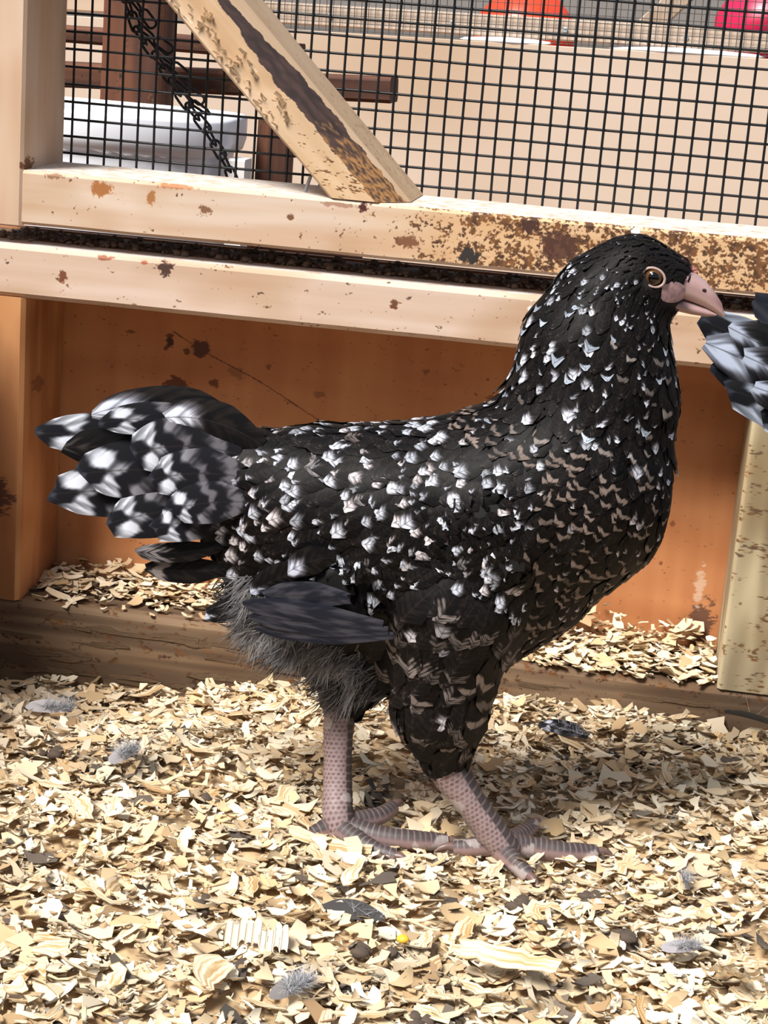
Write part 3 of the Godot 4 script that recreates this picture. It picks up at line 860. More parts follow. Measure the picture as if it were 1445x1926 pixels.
func build_bedding() -> void:
	# fine litter bed
	var g := Geo.new()
	var nx := 130
	var nzz := 90
	for i in nx + 1:
		for j in nzz + 1:
			var x := lerpf(-0.75, 0.8, float(i) / nx)
			var z := lerpf(0.0895, 1.0, float(j) / nzz)
			var y := bed_height(x, z) - 0.004 + 0.002 * nz.get_noise_2d(x * 6000.0, z * 6000.0)
			var t := clampf(0.45 + 0.6 * nz.get_noise_2d(x * 5000.0, z * 5000.0 + 70.0), 0, 1)
			var c := straw(0.45 + 0.4 * t).lerp(Color(0.19, 0.14, 0.09), 0.6 * sm(0.0, 0.3, nz.get_noise_2d(x * 3000.0, z * 3000.0)))
			g.add(Vector3(x, y, z), Vector3.UP, Vector2(x, z), c)
	for i in nx:
		for j in nzz:
			var q := i * (nzz + 1) + j
			g.quad(q, q + 1, q + nzz + 2, q + nzz + 1)
	var bedm := mat(Color.WHITE, 0.95)
	bedm.vertex_color_use_as_albedo = true
	var bed := part("bedding", g.surface(), bedm)
	tag(bed, "bed of pale wood shavings covering the pen floor", "bedding", "", "stuff")
	# uncountable small flakes
	var sg := Geo.new()
	var frame := [Vector2(-0.30, 0.10), Vector2(0.36, 0.10), Vector2(0.33, 0.64), Vector2(-0.16, 0.68)]
	var poly := PackedVector2Array(frame)
	for k in 23000:
		var x := rng.randf_range(-0.36, 0.42)
		var z := rng.randf_range(0.095, 0.70)
		var inside := Geometry2D.is_point_in_polygon(Vector2(x, z), poly)
		if not inside and rng.randf() < 0.6: continue
		var big := pow(rng.randf(), 2.2)
		var L := lerpf(0.0028, 0.021, big)
		var W := L * rng.randf_range(0.2, 0.75)
		var tone := clampf(rng.randfn(0.27, 0.24), 0, 1)
		var c := straw(tone) * rng.randf_range(0.85, 1.1)
		if rng.randf() < 0.045: c = Color(0.09, 0.07, 0.055) * rng.randf_range(0.6, 1.8)
		if nz.get_noise_2d(x * 900.0, z * 900.0) > 0.33: c = c * rng.randf_range(0.55, 0.9)
		c.a = 1.0
		var up := rng.randf_range(-0.004, 0.006)
		var tf := Transform3D(tilt(rng.randf() * TAU, 0.24), Vector3(x, bed_height(x, z) + up, z))
		shaving(sg, tf, L, W, rng.randfn() * 0.9, rng.randfn() * 0.4, 0.6, c, 3)
	var flakem := mat(Color.WHITE, 0.82)
	flakem.vertex_color_use_as_albedo = true
	flakem.backlight_enabled = true
	flakem.backlight = Color(0.12, 0.11, 0.09)
	M.flake = flakem
	tag(part("small_shavings", sg.surface(), flakem, bed), "", "", "", "stuff")
	# flakes lying on the sill behind the chicken
	var lg := Geo.new()
	for k in 2000:
		var x := rng.randf_range(-0.258, 0.255)
		var z := rng.randf_range(0.004, 0.088)
		var pile := (0.016 + 0.016 * sm(0.0, 0.12, x)) * (1.0 - z / 0.095) * (0.7 + 0.6 * nz.get_noise_2d(x * 500.0, 7.0))
		if z > 0.06 and x < 0.05 and rng.randf() < 0.8: continue
		var L := lerpf(0.005, 0.019, pow(rng.randf(), 2.0))
		var c := straw(clampf(rng.randfn(0.32, 0.2), 0, 1))
		c.a = 1.0
		shaving(lg, Transform3D(tilt(rng.randf() * TAU, 0.22), Vector3(x, 0.0735 + rng.randf() * pile, z)), L, L * rng.randf_range(0.3, 0.8), rng.randfn() * 0.7, rng.randfn() * 0.3, 0.35, c, 3)
	tag(part("ledge_shavings", lg.surface(), flakem), "wood shavings lying on the sill against the orange plywood", "shavings", "", "stuff")
	# the larger flakes, one by one
	var meshes := []
	for k in 16:
		meshes.append(shaving_mesh(rng.randf_range(0.016, 0.034), rng.randf_range(0.005, 0.014), rng.randfn() * 0.7, rng.randfn() * 0.35, 0.5, 6))
	var mats := []
	for k in 6:
		var im := Image.create(64, 32, false, Image.FORMAT_RGB8)
		var c0 := straw([0.02, 0.1, 0.18, 0.28, 0.42, 0.6][k]).linear_to_srgb()
		for y in 32:
			for x in 64:
				var f := nz.get_noise_2d(x * 1.2 + k * 90.0, y * 14.0)
				im.set_pixel(x, y, c0.lerp(Color(c0.r * 0.78, c0.g * 0.68, c0.b * 0.52), clampf(0.3 + f * 1.3, 0, 1)))
		var m := mat(Color.WHITE, 0.8, ImageTexture.create_from_image(im))
		m.backlight_enabled = true
		m.backlight = Color(0.12, 0.11, 0.09)
		mats.append(m)
	M.flakes = mats
	var laid := 0
	while laid < 290:
		var x := rng.randf_range(-0.28, 0.33)
		var z := rng.randf_range(0.11, 0.63)
		if not Geometry2D.is_point_in_polygon(Vector2(x, z), poly): continue
		var tone := mini(5, int(absf(rng.randfn()) * 2.2))
		var o := part("wood_shaving", meshes[laid % 16], mats[tone])
		o.transform = Transform3D(tilt(rng.randf() * TAU, 0.16).scaled(Vector3.ONE * rng.randf_range(0.75, 1.15)), Vector3(x, bed_height(x, z) + rng.randf_range(0.002, 0.007), z))
		var hue: String = "whitish" if tone < 2 else ("straw coloured" if tone < 4 else "toasted brown")
		var place: String = "between the chicken and the sill" if z < 0.28 else ("in front of the chicken's feet" if z > 0.40 else ("behind the chicken under its tail" if x < 0.02 else ("beside the chicken's feet" if x < 0.19 else "on the floor ahead of the chicken's toes")))
		tag(o, "large %s wood shaving %s" % [hue, place], "wood shaving", "large %s shavings %s" % [hue, place])
		laid += 1
	# shavings that stand out
	var sp := part("wood_shaving", shaving_mesh(0.050, 0.0085, 0.3, 0.2, 0.15, 10), mats[3])
	sp.transform = Transform3D(Basis.from_euler(Vector3(0.6, -0.12, -0.10)), Vector3(0.035, 0.056, 0.386))
	tag(sp, "long tan wood sliver lying across the chicken's rear foot", "wood shaving")
	var rib := Geo.new()
	for k in 9:
		shaving(rib, Transform3D(Basis.from_euler(Vector3(0.9, 0.1, 0.0)), Vector3(-0.014 + 0.0036 * k, 0.003 + 0.002 * sin(k * 0.4), 0)), 0.0046, 0.013, 1.7, 0, 0.1, Color(0.72, 0.63, 0.48), 4)
	var ribo := part("wood_shaving", rib.surface(), M.flake, self, Vector3(0.020, 0.054, 0.514))
	tag(ribo, "crimped whitish shaving folded into many small ridges", "wood shaving")
	var sl := part("wood_shaving", shaving_mesh(0.026, 0.017, 0.25, 0.1, 0.12, 8), mats[0])
	sl.transform = Transform3D(Basis.from_euler(Vector3(0.5, 1.35, 0.0)), Vector3(0.009, 0.058, 0.556))
	tag(sl, "broad square pale flake below the crimped shaving", "wood shaving")
	var cu := part("wood_shaving", shaving_mesh(0.052, 0.013, 0.7, 0.5, 0.2, 12), mats[1])
	cu.transform = Transform3D(Basis.from_euler(Vector3(0.4, -0.1, 0.0)), Vector3(0.150, 0.058, 0.500))
	tag(cu, "long arched pale shaving with a split along its middle", "wood shaving")
	var fb := Geo.new()
	for k in 14:
		shaving(fb, Transform3D(Basis.from_euler(Vector3(0.5, 1.2 + rng.randf() * 0.5, -0.5)), Vector3(-0.012 + 0.0018 * k, rng.randf() * 0.004, rng.randf() * 0.005)), 0.026, 0.003, 0.9, 0.2, 0.3, straw(rng.randf() * 0.3), 5)
	tag(part("wood_shaving", fb.surface(), M.flake, self, Vector3(0.262, 0.058, 0.480)), "frayed bundle of splintered white wood fibres", "wood shaving")
	var lf := part("wood_shaving", shaving_mesh(0.034, 0.020, 0.5, 0.3, 0.4, 8), mats[0])
	lf.transform = Transform3D(Basis.from_euler(Vector3(0.5, -0.8, 0.1)), Vector3(-0.225, 0.052, 0.252))
	tag(lf, "bright jagged flake beside the left end of the sill", "wood shaving")

func loose_feather(at: Vector3, turn: float, L: float, tile: int, tint: Color, fluff: int, label: String) -> void:
	var o := base("loose_feather", at, turn)
	tag(o, label, "feather")
	var g := Geo.new()
	quill(g, Vector3(L * 0.5, 0, 0), Vector3(0, L * 0.12, 0), Vector3(-L * 0.5, 0, 0), L * 0.34, Vector3(0, 0.8, 0.6).normalized(), tile, tint if tile == 6 else Color.WHITE, 1, 9, 0.1)
	if tile == 6:
		part("vane", g.surface(), M.feather, o)
	else:
		var vm := mat(tint, 0.85)
		vm.backlight_enabled = true
		vm.backlight = Color(0.3, 0.3, 0.3)
		part("vane", g.surface(), vm, o)
	var dg := Geo.new()
	for k in fluff:
		var c := Vector3(rng.randf_range(-0.1, 0.5) * L, 0.001, rng.randf_range(-0.1, 0.1) * L)
		var d := Vector3(rng.randfn(), absf(rng.randfn()) * 0.7, rng.randfn()).normalized() * L * rng.randf_range(0.2, 0.5)
		var sd := d.cross(Vector3.UP).normalized() * 0.00016
		var tone := rng.randf_range(0.18, 0.6)
		var col := Color(tone, tone, tone * 1.04)
		var q := dg.add(c - sd, Vector3.UP, Vector2.ZERO, col)
		dg.add(c + sd, Vector3.UP, Vector2.ZERO, col)
		dg.add(c + d, Vector3.UP, Vector2.ZERO, col)
		dg.tri(q, q + 1, q + 2)
	var dm := mat(Color.WHITE, 0.9)
	dm.vertex_color_use_as_albedo = true
	tag(part("fluff", dg.surface(), dm, o), "", "", "", "stuff")

func build_floor_bits() -> void:
	loose_feather(Vector3(-0.114, 0.055, 0.305), 1.2, 0.026, 5, Color(0.66, 0.64, 0.65), 620, "wispy grey down feather standing among shavings left of the chicken")
	loose_feather(Vector3(0.156, 0.057, 0.168), -0.3, 0.036, 6, Color(0.75, 0.73, 0.75), 90, "barred grey feather lying by the sill behind the chicken's breast")
	loose_feather(Vector3(0.240, 0.055, 0.373), 1.7, 0.018, 5, Color(0.42, 0.41, 0.43), 220, "small dark grey feather tuft right of the chicken's foot")
	loose_feather(Vector3(0.237, 0.056, 0.455), 0.4, 0.022, 5, Color(0.62, 0.60, 0.62), 300, "fluffy grey feather tuft beside the splintered wood fibres")
	loose_feather(Vector3(0.047, 0.056, 0.556), 0.9, 0.026, 5, Color(0.50, 0.48, 0.48), 620, "fluffy dark grey feather tuft beside the broad square flake")
	loose_feather(Vector3(-0.190, 0.047, 0.225), 0.2, 0.032, 5, Color(0.72, 0.70, 0.71), 400, "pale grey down feather near the left end of the sill")
	loose_feather(Vector3(0.288, 0.060, 0.108), 2.7, 0.050, 7, Color(0.16, 0.16, 0.18), 6, "pointed black feather on the shavings under the right hand post")
	loose_feather(Vector3(0.062, 0.053, 0.462), -0.1, 0.034, 2, Color(0.22, 0.21, 0.21), 30, "thin dark feather among shavings in front of the chicken")
	var dm := mat(Color(0.33, 0.28, 0.24), 0.95)
	for s in [Vector3(-0.05, 0, 0.33), Vector3(0.15, 0, 0.42), Vector3(-0.02, 0, 0.47), Vector3(0.19, 0, 0.40), Vector3(0.11, 0, 0.55), Vector3(0.075, 0, 0.50), Vector3(-0.16, 0, 0.30), Vector3(0.21, 0, 0.44)]:
		var g := Geo.new()
		for k in 4:
			ball(g, Vector3(rng.randfn() * 0.004, rng.randf() * 0.002, rng.randfn() * 0.004), Vector3(0.0048, 0.0024, 0.004) * rng.randf_range(0.6, 1.1), Color.WHITE, 10, 14, 0.9)
		tag(part("dropping", g.surface(), dm, self, Vector3(s.x, bed_height(s.x, s.z) + 0.003, s.z)), "small dark dropping half buried in the shavings", "dropping", "droppings in the bedding")
	var cg := Geo.new()
	ball(cg, Vector3.ZERO, Vector3(0.0034, 0.0022, 0.0028), Color.WHITE, 7, 10, 0.25)
	tag(part("corn_kernel", cg.surface(), mat(Color(0.93, 0.72, 0.22), 0.5), self, Vector3(0.092, bed_height(0.092, 0.481) + 0.007, 0.481)), "small yellow corn kernel in the shavings", "corn kernel")

# ------------------------------------------------------------------ the pen divider
func build_divider() -> void:
	var cream := Color(0.80, 0.72, 0.65)
	var tan := Color(0.76, 0.64, 0.545)
	var knot := Color(0.36, 0.19, 0.09)
	# perimeter of a 38 x 89 section: front 38 | top 89 | back 38 | bottom 89  (v = 0 .. 0.15 front, .. 0.5 top)
	var gate := base("pen_gate", Vector3(-0.285, 0.354, 0.0445))
	tag(gate, "pine frame gate with a diagonal brace and black wire mesh above the rail", "gate")
	var sect := rect_section(0.038, 0.089, 0.0022)
	var rail_dirt := [[0.0, 0.15, 0.03, 0.90, 0.29, 0.50], [0.15, 0.5, 0.01, 0.07, 0.36, 0.58], [0.5, 1.0, 0.01, 0.1, 0.36, 0.58]]
	var rail_tex := wood(1400, 420, cream, tan, 11, [
		[0.032, 0.135, 0.010, 0.010, knot, 0.5], [0.08, 0.11, 0.012, 0.022, Color(0.6, 0.36, 0.16), 0.9], [0.13, 0.10, 0.004, 0.022, Color(0.6, 0.38, 0.2), 0.9], [0.155, 0.138, 0.022, 0.010, Color(0.66, 0.42, 0.26), 0.8],
		[0.185, 0.08, 0.007, 0.012, knot, 0.7], [0.34, 0.128, 0.004, 0.016, Color(0.25, 0.08, 0.07), 0.95], [0.315, 0.128, 0.018, 0.008, Color(0.55, 0.36, 0.28), 0.6], [0.27, 0.08, 0.004, 0.008, knot, 0.8], [0.385, 0.045, 0.014, 0.018, knot, 0.75], [0.445, 0.02, 0.010, 0.022, Color(0.13, 0.11, 0.11), 0.95],
		[0.60, 0.13, 0.006, 0.016, Color(0.93, 0.93, 0.94), 0.95], [0.76, 0.24, 0.012, 0.03, Color(0.22, 0.15, 0.12), 0.9], [0.5, 0.12, 0.012, 0.02, Color(0.24, 0.13, 0.09), 0.9], [0.53, 0.07, 0.02, 0.05, Color(0.26, 0.14, 0.10), 0.85]], rail_dirt)
	rail_tex = whitened(rail_tex, 0.155, 0.50, Color(0.86, 0.85, 0.84), 0.85)  # top face of the rail turned paler, in patches
	var rail := part("bottom_rail", board(0.72, sect, 110, 0.0006, 1), wood_mat(rail_tex), gate, Vector3(0.019, 0.019, 0))
	tag(rail, "pine rail, clean at one end and crusted with brown droppings at the other")
	var post_tex := wood(600, 240, cream, tan, 23, [[0.10, 0.95, 0.012, 0.05, knot, 0.8], [0.30, 0.14, 0.09, 0.012, Color(0.33, 0.17, 0.08), 0.95], [0.16, 0.14, 0.05, 0.010, Color(0.42, 0.24, 0.12), 0.9]])
	var post := part("upright_post", board(0.42, sect, 60, 0.0006, 2), wood_mat(post_tex), gate)
	post.transform = Transform3D(Basis(Vector3(0, 1, 0), Vector3(-1, 0, 0), Vector3(0, 0, 1)), Vector3(0.000, -0.0008, 0.0008))
	# brace on edge with a bark wane along one arris
	var bs := [Vector2(-0.0175, 0.0445), Vector2(0.005, 0.0445), Vector2(0.0125, 0.034), Vector2(0.019, 0.020), Vector2(0.019, -0.042), Vector2(0.017, -0.0445), Vector2(-0.017, -0.0445), Vector2(-0.019, -0.0425), Vector2(-0.019, 0.043)]
	var per := 0.0225 + 0.0129 + 0.0154
	var brace_tex := wood(900, 420, Color(0.83, 0.73, 0.62), Color(0.75, 0.63, 0.50), 37, [], [[0.0, 0.10, 0.0, 0.42, 0.30, 0.0], [0.23, 0.52, 0.06, 0.34, 0.5, 0.1]], 1.0, Color(0.30, 0.18, 0.10))
	var im := brace_tex.get_image()
	for y in im.get_height():
		var v := float(y) / im.get_height()
		for x in im.get_width():
			var u := float(x) / im.get_width()
			var edge := 0.088 + 0.010 * nz.get_noise_1d(x * 2.2) + 0.030 * sm(0.30, 0.50, u)
			var edge2 := 0.190 + 0.014 * nz.get_noise_1d(x * 3.0 + 500.0) - 0.045 * sm(0.28, 0.5, u)
			if v > edge and v < edge2:
				var n := nz.get_noise_2d(x * 2.0, y * 6.0)
				var c := Color(0.27, 0.19, 0.17).lerp(Color(0.17, 0.12, 0.11), clampf(0.5 + n, 0, 1))
				var pale := sm(0.20, 0.08, u + 0.10 * nz.get_noise_2d(x * 3.0 + 80.0, y * 9.0))
				c = c.lerp(Color(0.60, 0.43, 0.25), pale * clampf(0.75 + 1.2 * nz.get_noise_2d(x * 6.0, y * 16.0), 0, 1))
				im.set_pixel(x, y, c)
			elif v >= edge2 and v < 0.53:
				im.set_pixel(x, y, im.get_pixel(x, y).lerp(Color(0.66, 0.56, 0.46), 0.55))
	brace_tex = ImageTexture.create_from_image(im)
	var brace := part("diagonal_brace", board(0.36, bs, 90, 0.0007, 3, -1.0, 0.0), wood_mat(brace_tex), gate)
	tag(brace, "diagonal pine brace with a dark bark edge and chipped sawn face")
	# foot centred on the rail top; runs up and to the left at 45 degrees
	var bx := Vector3(-0.7071, 0.7071, 0)
	var by := Vector3(0.7071, 0.7071, 0)
	brace.transform = Transform3D(Basis(bx, by, Vector3(0, 0, 1)), Vector3(-0.0185 + 0.285, 0.0385, 0.0))
	# chips: torn splinters standing on the sawn face
	var cg := Geo.new()
	for k in 70:
		var s := rng.randf_range(0.075, 0.20)
		var h := rng.randf_range(-0.016, 0.0)
		var tf := Transform3D(Basis.from_euler(Vector3(PI / 2 + rng.randfn() * 0.08, rng.randfn() * 0.06, 0.85 + rng.randfn() * 0.25)), Vector3(s, h, 0.0450))
		shaving(cg, tf, rng.randf_range(0.006, 0.014), rng.randf_range(0.0014, 0.0030), 0.25 + rng.randfn() * 0.2, 0, 0.4, Color(0.84, 0.67, 0.47), 3)
	var chipm := mat(Color.WHITE, 0.8)
	chipm.vertex_color_use_as_albedo = true
	tag(part("torn_grain", cg.surface(), chipm, brace), "", "", "", "stuff")
	# screw standing out of the rail
	var ng := Geo.new()
	sweep(ng, [Vector3(0.2165, 0.036, 0.016), Vector3(0.2175, 0.041, 0.016), Vector3(0.2200, 0.0495, 0.016)], [0.0012, 0.0013, 0.0013], 8)
	part("screw", ng.surface(), mat(Color(0.55, 0.55, 0.57), 0.35), gate)
	# --- hardware cloth: half inch grid; each wire is a piece
	var net := Node3D.new()
	net.name = "wire_mesh"
	gate.add_child(net)
	net.position = Vector3(0.285, -0.354, -0.0445)
	tag(net, "black half inch square wire mesh")
	var wm := mat(Color(0.10, 0.105, 0.115), 0.38)
	wm.metallic = 0.35
	var wm2 := mat(Color(0.30, 0.33, 0.37), 0.36)
	wm2.metallic = 0.5
	for k in 60:
		var x := -0.2600 + 0.0127 * (k - 1)
		var g := Geo.new()
		var pts := []
		var rad := []
		for s in 28:
			var y := lerpf(0.389, 0.775, s / 27.0)
			pts.append(Vector3(x + 0.0006 * nz.get_noise_2d(k * 50.0, s * 9.0), y, 0.0008 + 0.0004 * nz.get_noise_2d(s * 13.0, k * 9.0)))
			rad.append(0.00095)
		sweep(g, pts, rad, 6, Vector3(0, 0, 1))
		part("wire", g.surface(), wm, net)
	for k in 31:
		var y := 0.5000 - 0.0127 * (k - 21)
		var g := Geo.new()
		var pts := []
		var rad := []
		for s in 60:
			var x := lerpf(-0.272, 0.50, s / 59.0)
			pts.append(Vector3(x, y + 0.0005 * nz.get_noise_2d(k * 50.0, s * 9.0 + 600.0), -0.0004 + 0.0004 * nz.get_noise_2d(s * 11.0, k * 19.0)))
			rad.append(0.00095)
		sweep(g, pts, rad, 6, Vector3(0, 0, 1))
		part("wire", g.surface(), wm, net)

	# --- lower wall: rail, posts, plywood and sill
	var wall := base("wall_back", Vector3(-0.5, 0, 0))
	tag(wall, "low pen wall of orange plywood framed by pine lumber", "", "", "structure")
	var low_tex := wood(1500, 420, Color(0.80, 0.71, 0.65), Color(0.74, 0.635, 0.555), 51, [
		[0.34, 0.115, 0.006, 0.022, Color(0.24, 0.14, 0.11), 0.95], [0.295, 0.128, 0.006, 0.012, Color(0.55, 0.30, 0.20), 0.8], [0.265, 0.06, 0.003, 0.02, Color(0.40, 0.20, 0.10), 0.9], [0.325, 0.125, 0.003, 0.007, Color(0.6, 0.3, 0.2), 0.8],
		[0.505, 0.075, 0.003, 0.015, knot, 0.9], [0.645, 0.10, 0.006, 0.028, Color(0.42, 0.23, 0.13), 0.95], [0.675, 0.08, 0.009, 0.055, Color(0.20, 0.11, 0.08), 0.9], [0.672, 0.02, 0.006, 0.02, Color(0.15, 0.10, 0.08), 0.95], [0.60, 0.09, 0.002, 0.03, Color(0.93, 0.93, 0.94), 0.9]],
		[[0.0, 0.15, 0.03, 0.40, 0.66, 0.80], [0.15, 0.25, 0.12, 0.2, 0.2, 0.8], [0.25, 0.5, 1.6, 0.0, 0.0, 1.0], [0.5, 1.0, 0.1, 0.0, 0.0, 1.0]], 0.8, Color(0.23, 0.18, 0.15))
	low_tex = whitened(low_tex, 0.148, 0.245, Color(0.84, 0.83, 0.84), 0.8)  # front strip of the top face turned paler, in patches
	var lr := part("top_rail", board(1.0, rect_section(0.038, 0.089, 0.0035), 130, 0.0007, 5), wood_mat(low_tex), wall, Vector3(0.0, 0.320, 0.0445))
	lr.position.x = 0.0
	# crumbs of dirt lying along the rail
	var dg := Geo.new()
	for k in 1100:
		var x := rng.randf_range(0.2, 0.98)
		var z := rng.randf_range(0.003, 0.066)
		var r := 0.0009 + 0.0026 * pow(rng.randf(), 3.0)
		ball(dg, Vector3(x, 0.3395 + r * 0.3, z), Vector3(r, r * 0.7, r), Color.WHITE, 5, 7, 0.6)
	tag(part("dirt", dg.surface(), mat(Color(0.50, 0.42, 0.36), 0.95), wall), "dark crumbs of dirt along the rail", "", "", "stuff")
	var stud_tex := wood(500, 240, Color(0.74, 0.53, 0.345), Color(0.58, 0.38, 0.225), 61, [[0.55, 0.10, 0.02, 0.04, knot, 0.5], [0.35, 0.05, 0.06, 0.05, Color(0.22, 0.11, 0.06), 0.8], [0.7, 0.9, 0.03, 0.04, knot, 0.5]], [], 1.4)
	var stud := part("stud", board(0.229, rect_section(0.089, 0.089, 0.003), 40, 0.0006, 6), wood_mat(stud_tex), wall)
	stud.transform = Transform3D(Basis(Vector3(0, 1, 0), Vector3(-1, 0, 0), Vector3(0, 0, 1)), Vector3(0.5 - 0.262 - 0.0445, 0.072, 0.0445))
	var stud2_tex := wood(500, 240, Color(0.76, 0.70, 0.57), Color(0.56, 0.50, 0.39), 71, [[0.88, 0.05, 0.07, 0.012, Color(0.42, 0.26, 0.12), 0.9], [0.62, 0.10, 0.10, 0.05, Color(0.22, 0.15, 0.12), 0.9], [0.1, 0.05, 0.07, 0.02, Color(0.36, 0.22, 0.12), 0.8]],
		[[0.0, 0.25, 0.40, 0.0, 0.0, 1.0]], 1.9, Color(0.30, 0.24, 0.18))
	var stud2 := part("stud", board(0.229, rect_section(0.089, 0.089, 0.0022), 40, 0.0007, 7), wood_mat(stud2_tex), wall)
	stud2.transform = Transform3D(Basis(Vector3(0, 1, 0), Vector3(-1, 0, 0), Vector3(0, 0, 1)), Vector3(0.5 + 0.259 + 0.0445, 0.072, 0.0445))
	tag(stud2, "weathered greenish grey post end with brown stains")
	var sill_tex := wood(1400, 500, Color(0.47, 0.38, 0.29), Color(0.34, 0.265, 0.195), 81, [], [[0.0, 1.0, 0.42, 0.0, 0.0, 1.0]], 1.9, Color(0.20, 0.12, 0.07))
	var sill_mat := wood_mat(sill_tex, 0.9)
	part("sill", board(1.1, rect_section(0.072, 0.089, 0.004), 120, 0.0016, 8), sill_mat, wall, Vector3(-0.05, 0.036, 0.0445))
	# ridges left on the weathered sill face
	var rg := Geo.new()
	for k in 130:
		var L := rng.randf_range(0.012, 0.05)
		var x := rng.randf_range(0.15, 0.95)
		var y := 0.020 + 0.0125 * floorf(rng.randf_range(0, 4)) + rng.randfn() * 0.0012
		shaving(rg, Transform3D(Basis.from_euler(Vector3(PI / 2, 0, rng.randfn() * 0.02)), Vector3(x, y, 0.0895)), L, rng.randf_range(0.002, 0.006), 0.02, 0, 0.5, Color.WHITE, 3)
	tag(part("sill_splinters", rg.surface(), sill_mat, wall), "", "", "", "stuff")
	var ply_tex := wood(1024, 512, Color(0.75, 0.525, 0.345), Color(0.67, 0.43, 0.265), 91, [
		[0.346, 0.272, 0.0075, 0.024, Color(0.27, 0.14, 0.09), 0.9], [0.336, 0.285, 0.003, 0.010, Color(0.33, 0.18, 0.10), 0.85], [0.322, 0.245, 0.003, 0.008, knot, 0.9], [0.3225, 0.265, 0.0035, 0.013, Color(0.20, 0.10, 0.06), 0.9], [0.319, 0.28, 0.002, 0.006, knot, 0.9],
		[0.328, 0.372, 0.009, 0.024, Color(0.32, 0.14, 0.07), 0.8], [0.358, 0.36, 0.004, 0.013, knot, 0.8], [0.375, 0.325, 0.008, 0.016, Color(0.50, 0.31, 0.19), 0.6], [0.29, 0.245, 0.004, 0.005, knot, 0.6], [0.40, 0.30, 0.002, 0.008, knot, 0.6], [0.44, 0.36, 0.004, 0.010, knot, 0.4], [0.52, 0.27, 0.003, 0.009, knot, 0.5], [0.57, 0.32, 0.003, 0.008, knot, 0.5],
		[0.69, 0.55, 0.005, 0.010, Color(0.78, 0.64, 0.54), 0.6], [0.745, 0.86, 0.010, 0.07, Color(0.30, 0.20, 0.16), 0.8], [0.741, 0.76, 0.004, 0.055, Color(0.80, 0.70, 0.63), 0.7], [0.70, 0.66, 0.002, 0.008, knot, 0.7], [0.715, 0.60, 0.002, 0.008, knot, 0.6], [0.71, 0.71, 0.002, 0.007, knot, 0.7], [0.15, 0.9, 0.05, 0.06, Color(0.25, 0.14, 0.08), 0.5]],
		[[0.0, 1.0, 0.02, 0.0, 0.0, 1.0]], 0.55, Color(0.34, 0.18, 0.09), 1.6, true)
	# thin scratch running down to the right
	var pim := ply_tex.get_image()
	for k in 260:
		var t := k / 260.0
		pim.set_pixel(int(lerpf(332, 470, t)), int(lerpf(120, 232, t) + sin(t * 9.0) * 2.0), Color(0.34, 0.18, 0.10))
	ply_tex = ImageTexture.create_from_image(pim)
	var pg := Geo.new()
	for f in [[Vector3(0, 0.05, 0), Vector3(1, 0.05, 0), Vector3(1, 0.34, 0), Vector3(0, 0.34, 0), Vector3(0, 0, 1)], [Vector3(0, 0.05, -0.012), Vector3(1, 0.05, -0.012), Vector3(1, 0.34, -0.012), Vector3(0, 0.34, -0.012), Vector3(0, 0, -1)]]:
		var q := pg.add(f[0], f[4], Vector2(0, 1))
		pg.add(f[1], f[4], Vector2(1, 1)); pg.add(f[2], f[4], Vector2(1, 0)); pg.add(f[3], f[4], Vector2(0, 0))
		pg.quad(q, q + 1, q + 2, q + 3)
	pg.quad(0, 1, 5, 4); pg.quad(3, 2, 6, 7); pg.quad(0, 3, 7, 4); pg.quad(1, 2, 6, 5)
	var plym := wood_mat(ply_tex, 0.6)
	part("plywood_panel", pg.surface(), plym, wall)

# ------------------------------------------------------------------ beyond the mesh
func box_mesh(size: Vector3, bevel := 0.002) -> ArrayMesh:
	return board(size.x, rect_section(size.y, size.z, bevel), 8, 0.0, 1)

